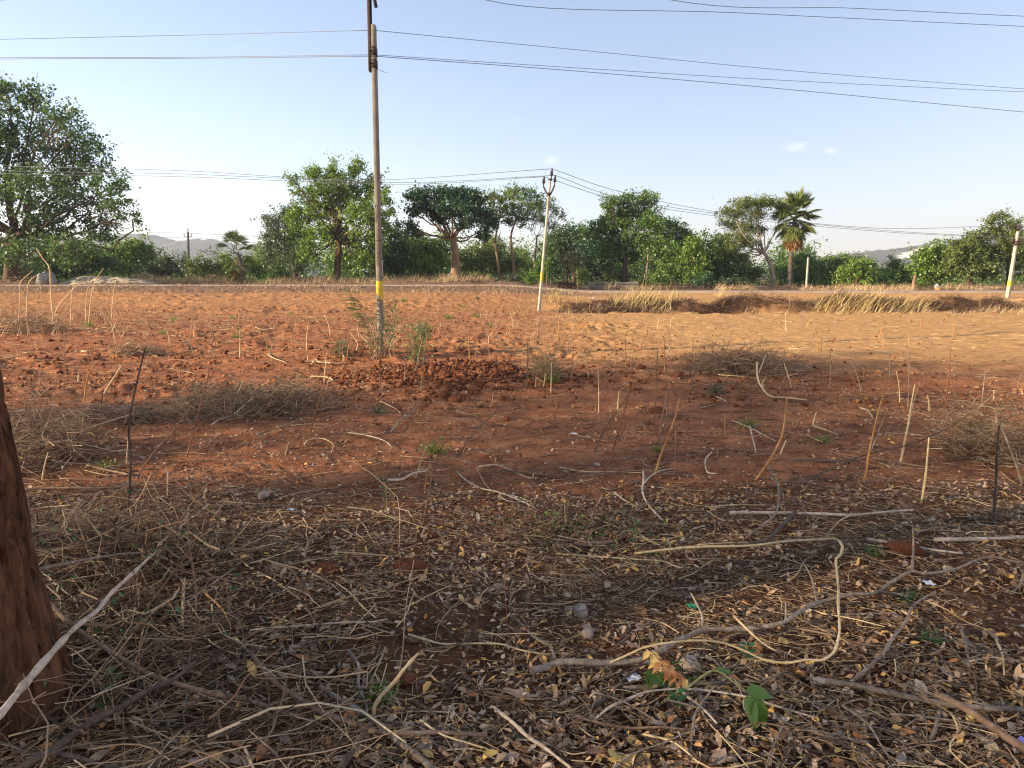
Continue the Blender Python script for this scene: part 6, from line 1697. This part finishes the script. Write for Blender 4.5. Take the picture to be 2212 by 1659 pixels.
# ------------------------------------------------------------------ landmarks used in the labels of small things
LANDMARK = []
for nm, pts in {
    'the near tree trunk': [(80, 1560), (110, 1400)], 'the long slanting pale branch': [(330, 1230), (200, 1370), (400, 1130)], 'the thick dark propped branch': [(150, 1600), (300, 1480), (380, 1430)],
    'the brown crossing branch': [(620, 1480), (760, 1560), (980, 1590)], 'the stout grey-white branch': [(720, 1510), (860, 1600), (900, 1640)], 'the pale root stem': [(860, 1420), (890, 1380)],
    'the thin wavy pale stick': [(650, 1350), (780, 1340)], 'the crumbly red litter lump': [(895, 1235), (960, 1200)], 'the ochre gravel patch': [(1200, 1330), (1250, 1300), (1300, 1350)],
    'the stout peeled stick': [(1150, 1580), (1210, 1640)], 'the left end of the crooked branch': [(1180, 1430), (1280, 1420), (1360, 1400)], 'the orange-leaved withered twig': [(1370, 1450)],
    'the middle of the crooked branch': [(1520, 1345), (1650, 1345)], 'the far end of the crooked branch': [(1780, 1290), (1950, 1230), (2100, 1220)], 'the looped vine corner': [(1800, 1180), (1810, 1300)], 'the lower bend of the looped vine': [(1770, 1415), (1650, 1420)],
    'the straight part of the looped vine': [(1450, 1180), (1600, 1170)], 'the green-leaved sprig': [(1580, 1500), (1640, 1540)], 'the pale arched stem': [(1430, 1480), (1700, 1560)], 'the knobbly zigzag stick': [(1900, 1420), (1960, 1330)],
    'the thick smooth grey branch': [(1900, 1500), (2050, 1520)], 'the crumpled wrapper': [(2150, 1560)], 'the hooked brown stem': [(1960, 1600), (2060, 1560)], 'the straight pale round pole': [(2080, 1170), (2180, 1165)],
    'the long whitish pole stick': [(1700, 1110), (1850, 1110)], 'the mat of red twigs': [(1240, 1150)], 'the grey-brown log piece': [(1250, 1165)], 'the twig tangle by the trunk': [(260, 1230), (400, 1200)],
    'the dug soil mound': [(1000, 822)], 'the near pole foot': [(820, 765), (760, 760)], 'the leaning pole foot': [(1165, 675)], 'the draped thornbrush heap': [(1590, 808)], 'the low thornbrush heap': [(520, 885)],
    'the round thornbrush ball': [(295, 770)], 'the windswept golden grass': [(1370, 690), (1440, 690)], 'the arching golden grass': [(1850, 690)], 'the feathery golden clump': [(1965, 690)], 'the straggly dry brush': [(60, 720)],
    'the tall golden stalks': [(1790, 930), (1870, 980)], 'the sunlit field edge': [(1900, 790), (2100, 790)], 'the red weed tangle': [(1175, 815)], 'the road slope': [(500, 640), (800, 640), (200, 640)], 'the tall crooked dark stalk': [(280, 1100)]}.items():
    for a, b in pts:
        LANDMARK.append((nm, gpt(a, b)[:2]))
def near(p):
    return min(LANDMARK, key=lambda l: ((l[1][0] - p[0]) / (1 + .0 * p[1])) ** 2 + (l[1][1] - p[1]) ** 2)[0]

# ------------------------------------------------------------------ clods, stones, scraps
# many smaller stalks farther out
gfs = 'small stubble stalks of the far field'
meshes = []
for k in range(8):
    h = rng.uniform(.25, .6)
    P = cat([[0, 0, -.03], [rng.normal() * .03, 0, h * .5], [rng.normal() * .08, rng.normal() * .04, h]], 3)
    v, q = tubes(*capped(P, np.linspace(.010, .005, len(P))), 5)
    meshes.append((MB().add(v, q).mesh('stubble_stalk', M[['st_straw', 'st_brown', 'st_grey', 'st_orange'][k % 4]], True), k % 4))
fl = ['thin straw-coloured stubble stalk near ', 'thin brown stubble stalk near ', 'thin grey stubble stalk near ', 'thin orange stubble stalk near ']
n_far = 0
while n_far < 220:
    pxx, pyy = rng.uniform(20, 2200), 640 + 150 * rng.random() ** 1.2
    if pxx > 1250 and pyy > 665 and rng.random() < .75: continue
    p = gpt(pxx, pyy)
    me, ci = meshes[rng.integers(8)]
    put('stubble_stalk', me, None, fl[ci] + near(p), 'stalk', gfs, None, (p[0], p[1], p[2]), (rng.normal() * .12, rng.normal() * .12, rng.uniform(0, 6.28)), rng.uniform(.7, 1.25))
    n_far += 1

for o in PLAIN:
    mx = np.mean([list(v.co) for v in o.data.vertices], 0) + np.array(o.location)
    o['label'] = o['label'].replace('lying loose in the litter', 'lying loose near ' + near(mx))
for o in STALKS:
    o['label'] = o['label'].replace('standing in red soil', 'standing near ' + near(o.location))
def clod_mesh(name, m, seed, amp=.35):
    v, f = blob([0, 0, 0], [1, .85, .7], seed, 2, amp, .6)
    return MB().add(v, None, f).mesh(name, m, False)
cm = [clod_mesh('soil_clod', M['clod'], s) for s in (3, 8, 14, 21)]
sm = [clod_mesh('stone', M['stone'], s, .2) for s in (5, 11)]
gcl = 'soil clods on the dark mound'
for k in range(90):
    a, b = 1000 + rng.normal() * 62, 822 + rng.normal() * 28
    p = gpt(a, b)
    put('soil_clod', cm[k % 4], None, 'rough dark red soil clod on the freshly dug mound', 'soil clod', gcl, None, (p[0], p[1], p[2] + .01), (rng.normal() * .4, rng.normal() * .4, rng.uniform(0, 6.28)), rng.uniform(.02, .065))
gcl2 = 'loose clods in the ploughed soil'
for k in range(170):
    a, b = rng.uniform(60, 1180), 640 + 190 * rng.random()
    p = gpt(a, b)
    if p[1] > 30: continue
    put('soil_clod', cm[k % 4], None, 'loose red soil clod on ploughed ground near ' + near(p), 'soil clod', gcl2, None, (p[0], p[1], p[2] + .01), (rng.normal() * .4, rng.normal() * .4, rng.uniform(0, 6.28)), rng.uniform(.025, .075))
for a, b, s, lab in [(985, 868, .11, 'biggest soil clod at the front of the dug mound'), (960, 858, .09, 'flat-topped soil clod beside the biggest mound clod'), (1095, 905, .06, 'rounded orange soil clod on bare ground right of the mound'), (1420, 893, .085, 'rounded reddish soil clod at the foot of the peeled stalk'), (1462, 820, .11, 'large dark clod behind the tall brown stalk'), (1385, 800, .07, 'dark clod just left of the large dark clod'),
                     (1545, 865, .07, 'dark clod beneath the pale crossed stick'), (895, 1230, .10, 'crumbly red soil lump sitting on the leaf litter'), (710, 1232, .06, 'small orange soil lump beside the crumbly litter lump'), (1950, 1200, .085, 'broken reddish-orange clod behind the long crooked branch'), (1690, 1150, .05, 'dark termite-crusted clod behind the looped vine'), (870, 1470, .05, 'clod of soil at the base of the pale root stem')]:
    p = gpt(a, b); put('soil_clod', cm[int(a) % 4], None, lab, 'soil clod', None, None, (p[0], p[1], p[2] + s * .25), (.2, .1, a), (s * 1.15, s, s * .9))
for a, b, s, lab in [(570, 1072, .05, 'pinkish grey stone on the trodden soil'), (1290, 1000, .03, 'smooth grey pebble near the upright brown stalk'), (1255, 1305, .045, 'speckled dark grey stone in the gravel patch'), (1490, 1438, .05, 'pale rounded stone under the long crooked branch'), (1230, 1300, .03, 'small dark gravel stone by the speckled stone'), (1268, 1360, .03, 'dark angular stone below the gravel patch'), (1110, 1060, .02, 'tiny black stone at the litter edge'), (58, 910, .04, 'cream stone lit beside the near tree'), (422, 900, .03, 'white stone below the low thornbrush heap')]:
    p = gpt(a, b); put('stone', sm[int(a) % 2], None, lab, 'stone', None, None, (p[0], p[1], p[2] + s * .3), (.1, .2, a), s)
gsn = 'pale stones scattered over the field'
for k in range(70):
    a, b = rng.uniform(100, 2150), 650 + 340 * rng.random() ** 1.5
    p = gpt(a, b)
    put('stone', sm[k % 2], None, 'small pale pebble on red soil near ' + near(p), 'stone', gsn, None, (p[0], p[1], p[2] + .006), (rng.normal() * .3, rng.normal() * .3, rng.uniform(0, 6)), rng.uniform(.010, .028))
def scrap(p, w, h, m, lab, name='plastic_scrap', extra=None, yaw=0.0):
    root = thing(name, lab, 'litter', p)
    n = 9
    u = np.linspace(-.5, .5, n)
    U, V = np.meshgrid(u, u)
    Z = .18 * w * np.abs(fbm(U * 3 + p[0] * 7, V * 3, 2, 77)) + .10 * w * np.sin(U * 9 + V * 5) * .4 + .012
    R_ = np.array([[math.cos(yaw), -math.sin(yaw)], [math.sin(yaw), math.cos(yaw)]])
    XY = np.stack([U * w, V * h], -1) @ R_.T
    v = np.stack([XY[..., 0] + p[0], XY[..., 1] + p[1], p[2] + Z], -1)
    q = [[i * n + j, i * n + j + 1, (i + 1) * n + j + 1, (i + 1) * n + j] for i in range(n - 1) for j in range(n - 1)]
    if not extra:
        part('sheet', MB().add(v.reshape(-1, 3), q), M[m], root, True)
    else:
        for mm, rows in extra:
            qq = [x for k, x in enumerate(q) if (k // (n - 1)) in rows]
            part('printed_band', MB().add(v.reshape(-1, 3), qq), M[mm], root, True)
    return root
scrap(gpt(2150, 1562, .02), .15, .22, 'plastic_white', 'crumpled white and violet printed wrapper under the propped brown branch', 'crumpled_wrapper', [('plastic_violet', (0,)), ('plastic_white', (1, 2)), ('plastic_violet', (3,)), ('plastic_pink', (4,)), ('plastic_white', (5,)), ('plastic_violet', (6,)), ('plastic_cyan', (7,))], .6)
scrap(gpt(1497, 1302, .01), .05, .05, 'plastic_green', 'small crumpled bright green plastic scrap in the litter')
scrap(gpt(1366, 1455, .01), .06, .05, 'plastic_white', 'torn white plastic scrap under the long crooked branch', yaw=.4)
scrap(gpt(2005, 1265, .01), .05, .05, 'plastic_white', 'tiny white scrap near the bent vine corner')
scrap(gpt(1277, 645, .12), .35, .25, 'plastic_white', 'white and red rag caught on the bund top beside dry grass')
scrap(gpt(1300, 658, .05), .35, .25, 'plastic_white', 'pale dirty rag on the face of the bund')
scrap(gpt(1205, 805, .05), .09, .07, 'plastic_white', 'white scrap snagged in the reddish weed tangle')
scrap(gpt(70, 940, .03), .09, .08, 'plastic_white', 'white scrap by the brushwood behind the near trunk')
scrap(gpt(1240, 935, .01), .07, .05, 'plastic_white', 'small crumpled white scrap on gritty red soil')
scrap(gpt(630, 2035 * .54, .01), .06, .03, 'plastic_cyan', 'pale blue scrap lying behind the twig tangle')
p = gpt(1474, 602, .0); p = gnd(1457 - 1180 + 1180 - 139, 50.2)
scrap(gnd(1324, 50.1) + np.array([0, 0, .3]), .5, .3, 'plastic_white', 'white plastic bag lodged between the culvert parapets')

# ------------------------------------------------------------------ leaf litter, twigs, straw
def in_view_pts(n, y0, y1, power=1.0, pad=1.12):
    y = y0 + (y1 - y0) * rng.random(n) ** power
    half = (y * CP + H_CAM * SP) * (CX / F) * pad + .25
    x = rng.uniform(-1, 1, n) * half
    return x, y
def leaf_verts(n, L, W, curl):
    """n curled ovate leaves at the origin: (n,8,3)"""
    t = np.array([0, .3, .3, .3, .68, .68, .68, 1.0])
    s = np.array([0, .85, 0, -.85, .75, 0, -.75, 0]) * .5
    zc = np.array([0, 1, .2, 1, 1, .25, 1, .6])
    X = (t[None] - .5) * L[:, None]; Y = s[None] * W[:, None]
    Z = zc[None] * (curl * W)[:, None] + ((t[None] - .5) ** 2) * (L * curl)[:, None] * rng.uniform(-1.0, 1.5, (n, 1))
    return np.stack([X, Y, Z], -1)
LQ = [[1, 2, 5, 4], [2, 3, 6, 5]]; LT = [[0, 2, 1], [0, 3, 2], [4, 5, 7], [5, 6, 7]]
def litter(name, lab, n, y0, y1, smin, smax, power, cover, mat_, lift=.025):
    x, y = in_view_pts(n, y0, y1, power)
    keep = (fbm(x * .9, y * 1.1, 3, 91) + rng.normal(size=n) * .15) > cover
    gravel = np.exp(-((x - .55) / .45) ** 2 - ((y - 3.05) / .35) ** 2) > rng.uniform(.15, .9, n)
    keep &= ~gravel
    x, y = x[keep], y[keep]; n = len(x)
    L = rng.uniform(smin, smax, n) * rng.uniform(.7, 1.25, n); W = L * rng.uniform(.3, .58, n)
    v = leaf_verts(n, L, W, rng.uniform(-.25, .55, n))
    yaw, ti, ro = rng.uniform(0, 6.283, n), rng.normal(size=n) * .38, rng.normal(size=n) * .38
    cy_, sy_ = np.cos(yaw), np.sin(yaw)
    Z = v[..., 2] + v[..., 0] * np.tan(ti.clip(-.9, .9))[:, None] + v[..., 1] * np.tan(ro.clip(-.9, .9))[:, None]
    X = v[..., 0] * cy_[:, None] - v[..., 1] * sy_[:, None]; Y = v[..., 0] * sy_[:, None] + v[..., 1] * cy_[:, None]
    z0 = gz(x, y) + rng.random(n) ** 1.5 * lift + .004
    V = np.stack([X + x[:, None], Y + y[:, None], Z + z0[:, None]], -1).reshape(-1, 3)
    b = (np.arange(n) * 8)[:, None, None]
    mb = MB().add(V, (b + np.array(LQ)[None]).reshape(-1, 4), (b + np.array(LT)[None]).reshape(-1, 3))
    put(name, mb.mesh(name, M[mat_]), label=lab, cat='leaf litter', kind='stuff')
litter('leaf_litter', 'dense layer of dry brown fallen leaves covering the near ground', 44000, .95, 4.6, .016, .046, 1.35, -.35, 'litter')
litter('sparse_leaf_litter', 'scattered dry leaves thinning out over the red soil', 13000, 4.2, 12, .022, .05, 1.3, -.12, 'litter', .012)
def twig_stuff(name, lab, n, y0, y1, lmin, lmax, r, power, cover, mat_, lift, seg=5, curve=.5, sides=3, pad=1.12, xr=None):
    x, y = in_view_pts(n, y0, y1, power, pad)
    if xr is not None:
        k = (x > xr[0]) & (x < xr[1]); x, y = x[k], y[k]
    keep = (fbm(x * .8 + 9, y * 1.0, 3, 95) + rng.normal(size=len(x)) * .2) > cover
    x, y = x[keep], y[keep]; n = len(x)
    a = rng.uniform(0, 6.283, n) ; a = np.where(rng.random(n) < .45, rng.normal(size=n) * .5, a)
    L_ = lmin + (lmax - lmin) * rng.random(n) ** 2.2
    k = np.linspace(-.5, .5, seg)
    d = np.stack([np.cos(a), np.sin(a), 0 * a], -1); s = np.stack([-np.sin(a), np.cos(a), 0 * a], -1)
    P = np.stack([x, y, 0 * x], -1)[:, None, :] + d[:, None, :] * (k[None, :, None] * L_[:, None, None])
    P = P + s[:, None, :] * ((k ** 2)[None, :, None] * (L_ * rng.normal(size=n) * curve)[:, None, None]) + rng.normal(size=P.shape) * (L_ * .018)[:, None, None]
    g = gz(P[..., 0], P[..., 1])
    base = rng.random(n) ** 1.6 * lift
    P[..., 2] = g.mean(1)[:, None] + base[:, None] + k[None] * (rng.normal(size=n) * .12 * L_)[:, None] + .006
    P[..., 2] = np.maximum(P[..., 2], g + .003)
    R = (r * rng.uniform(.45, 1.5, n) * (.6 + L_ / lmax))[:, None] * np.linspace(1.1, .6, seg)[None]
    v, q = tubes(P, R, sides)
    put(name, MB().add(v, q).mesh(name, M[mat_]), label=lab, cat='twigs', kind='stuff')
twig_stuff('twig_litter', 'countless fine dry twigs and stems strewn through the leaf litter', 13000, .95, 4.7, .04, .30, .0016, 1.3, -.25, 'twigs', .035)
twig_stuff('twig_litter_sparse', 'thin scattered twigs on the trodden red soil', 6500, 4.2, 12, .05, .38, .0024, 1.2, -.2, 'twigs', .02)
twig_stuff('twig_litter_left', 'dense dry stems heaped around the near tree trunk', 2200, 1.3, 4.0, .12, .60, .0026, 1.1, -.4, 'twigs', .20, xr=(-4, -.55))
twig_stuff('straw_mat', 'fine straw bits matted between the fallen leaves', 14000, .95, 4.2, .03, .15, .0012, 1.3, -.4, 'straw', .03, 4)
twig_stuff('field_straw', 'pale straw scattered over the open field', 7000, 12, 29, .08, .40, .0045, .9, -.12, 'straw', .012, 4, .3)
twig_stuff('left_straw', 'bundles of flattened straw in the left of the field', 1500, 17, 27, .2, .9, .006, 1.0, .0, 'straw', .08, 4, .3, xr=(-22, -7))
# small crumbs of soil and gravel
def crumbs(name, lab, n, y0, y1, s0, s1, m_, cover, power=1.0, ctr=None):
    if ctr is None:
        x, y = in_view_pts(n, y0, y1, power)
        keep = (fbm(x * .7 + 3, y * .7, 3, 97) + rng.normal(size=n) * .2) > cover
        keep &= (x < 2.5 + 2 * rng.normal(size=n)) | (y < 10) | (rng.random(n) < .10)
        x, y = x[keep], y[keep]
    else:
        x = ctr[0] + rng.normal(size=n) * ctr[2]; y = ctr[1] + rng.normal(size=n) * ctr[3]
    n = len(x)
    b = np.array([[1, 0, 0], [-1, 0, 0], [0, 1, 0], [0, -1, 0], [0, 0, .8], [0, 0, -.8]], float)
    f = np.array([[0, 2, 4], [2, 1, 4], [1, 3, 4], [3, 0, 4], [2, 0, 5], [1, 2, 5], [3, 1, 5], [0, 3, 5]])
    s = s0 + (s1 - s0) * rng.random(n) ** 2.5
    V = b[None] * s[:, None, None] * rng.uniform(.6, 1.3, (n, 6, 1))
    a = rng.uniform(0, 6.28, n); ca, sa = np.cos(a), np.sin(a)
    X = V[..., 0] * ca[:, None] - V[..., 1] * sa[:, None]; Y = V[..., 0] * sa[:, None] + V[..., 1] * ca[:, None]
    z = gz(x, y)
    W = np.stack([X + x[:, None], Y + y[:, None], V[..., 2] + z[:, None] + s[:, None] * .35], -1).reshape(-1, 3)
    t = (np.arange(n)[:, None, None] * 6 + f[None]).reshape(-1, 3)
    put(name, MB().add(W, None, t).mesh(name, M[m_]), label=lab, cat='soil', kind='stuff')
M['crumb'] = isl_mat('crumb', [(0, (.11, .036, .016)), (.5, (.24, .085, .036)), (1, (.38, .19, .085))], .95, .1, 20)
M['gravel'] = isl_mat('gravel', [(0, (.08, .05, .035)), (.4, (.25, .13, .06)), (.7, (.42, .26, .13)), (.9, (.55, .42, .3)), (1, (.12, .12, .13))], .9, .2, 50)
crumbs('soil_crumbs', 'small crumbs of broken red soil over the field', 22000, 7.5, 30, .008, .05, 'crumb', -.15, 1.0)
crumbs('near_soil_crumbs', 'fine red soil grains on the trodden ground', 22000, 2.2, 12, .004, .018, 'gravel', -.2, 1.0)
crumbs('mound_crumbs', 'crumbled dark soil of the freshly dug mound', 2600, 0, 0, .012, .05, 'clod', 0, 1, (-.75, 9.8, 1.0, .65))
crumbs('gravel_patch', 'patch of fine ochre gravel in the leaf litter', 4200, 0, 0, .003, .010, 'gravel', 0, 1, (.55, 3.05, .32, .26))

# individually built fallen leaves, the largest in view
vm = ['fl_tan', 'fl_yellow', 'fl_orange', 'fl_brown', 'fl_grey']
lbl = {'fl_tan': 'tan dry fallen leaf in the litter near ', 'fl_yellow': 'yellow fallen leaf in the litter near ', 'fl_orange': 'orange-brown fallen leaf in the litter near ', 'fl_brown': 'dark brown fallen leaf in the litter near ', 'fl_grey': 'pale greyish fallen leaf in the litter near '}
LM = {}
for m_ in vm:
    LM[m_] = []
    for k in range(4):
        n = 1
        t = np.linspace(0, 1, 6); w = np.array([.05, .75, 1.0, .85, .5, .02]) * rng.uniform(.85, 1.1, 6)
        v, q = [], []
        asp = rng.uniform(.42, .66); cu = rng.uniform(-.25, .4); be = rng.uniform(-.3, .5)
        for i in range(6):
            z = be * (t[i] - .5) ** 2
            v += [[t[i] - .5, asp * .5 * w[i], z + cu * .5 * asp * w[i] ** 2], [t[i] - .5, 0, z], [t[i] - .5, -asp * .5 * w[i], z + cu * .4 * asp * w[i] ** 2]]
        for i in range(5):
            q += [[3 * i, 3 * i + 1, 3 * i + 4, 3 * i + 3], [3 * i + 1, 3 * i + 2, 3 * i + 5, 3 * i + 4]]
        LM[m_].append(MB().add(np.array(v), q).mesh('fallen_leaf', M[m_], True))
for k in range(290):
    py_ = 1659 - 520 * rng.random() ** 1.7; px_ = rng.uniform(-10, 2220)
    p = gpt(px_, py_)
    m_ = vm[rng.choice(5, p=[.42, .10, .16, .20, .12])]
    put('fallen_leaf', LM[m_][k % 4], None, lbl[m_] + near(p), 'leaf', 'fallen leaves in the near litter', None, (p[0], p[1], p[2] + rng.uniform(.012, .035)), (rng.normal() * .35, rng.normal() * .35, rng.uniform(0, 6.28)), rng.uniform(.042, .085))
# individually built loose twigs, the largest in view
TM = []
for k in range(12):
    P = cat(np.array([[-.5, 0, 0], [-.2, rng.normal() * .05, .01], [.15, rng.normal() * .06, .02], [.5, rng.normal() * .09, 0]]), 3)
    v, q = tubes(*capped(P, np.linspace(.011, .006, len(P))), 5)
    TM.append((MB().add(v, q).mesh('dry_twig', M[['st_grey', 'st_brown', 'st_straw', 'st_dark'][k % 4]], True), k % 4))
tl = ['slender grey twig in the litter near ', 'slender brown twig in the litter near ', 'slender straw-coloured twig in the litter near ', 'slender blackish twig in the litter near ']
for k in range(230):
    py_ = 1650 - 560 * rng.random() ** 1.4; px_ = rng.uniform(0, 2212)
    p = gpt(px_, py_)
    me, ci = TM[rng.integers(12)]
    put('dry_twig', me, None, tl[ci] + near(p), 'twig', 'slender twigs in the near litter', None, (p[0], p[1], p[2] + rng.uniform(.015, .05)), (rng.normal() * .1, rng.normal() * .12, rng.uniform(0, 6.28) if rng.random() < .6 else rng.normal() * .5), rng.uniform(.14, .42))

# ------------------------------------------------------------------ air
hz = bpy.data.meshes.new('haze')
v, q = box((0, 800, 80), 5200, 3600, 170)
hzm = MB().add(v, q)
m, nt, out = mat('haze')
vol = nt.nodes.new('ShaderNodeVolumePrincipled')
vol.inputs['Color'].default_value = (.72, .83, 1.0, 1)
vol.inputs['Density'].default_value = .00034
vol.inputs['Anisotropy'].default_value = .2
nt.links.new(vol.outputs[0], out.inputs['Volume'])
put('haze', hzm.mesh('haze', m), kind='stuff', label='thin bluish haze in the far air', cat='haze')
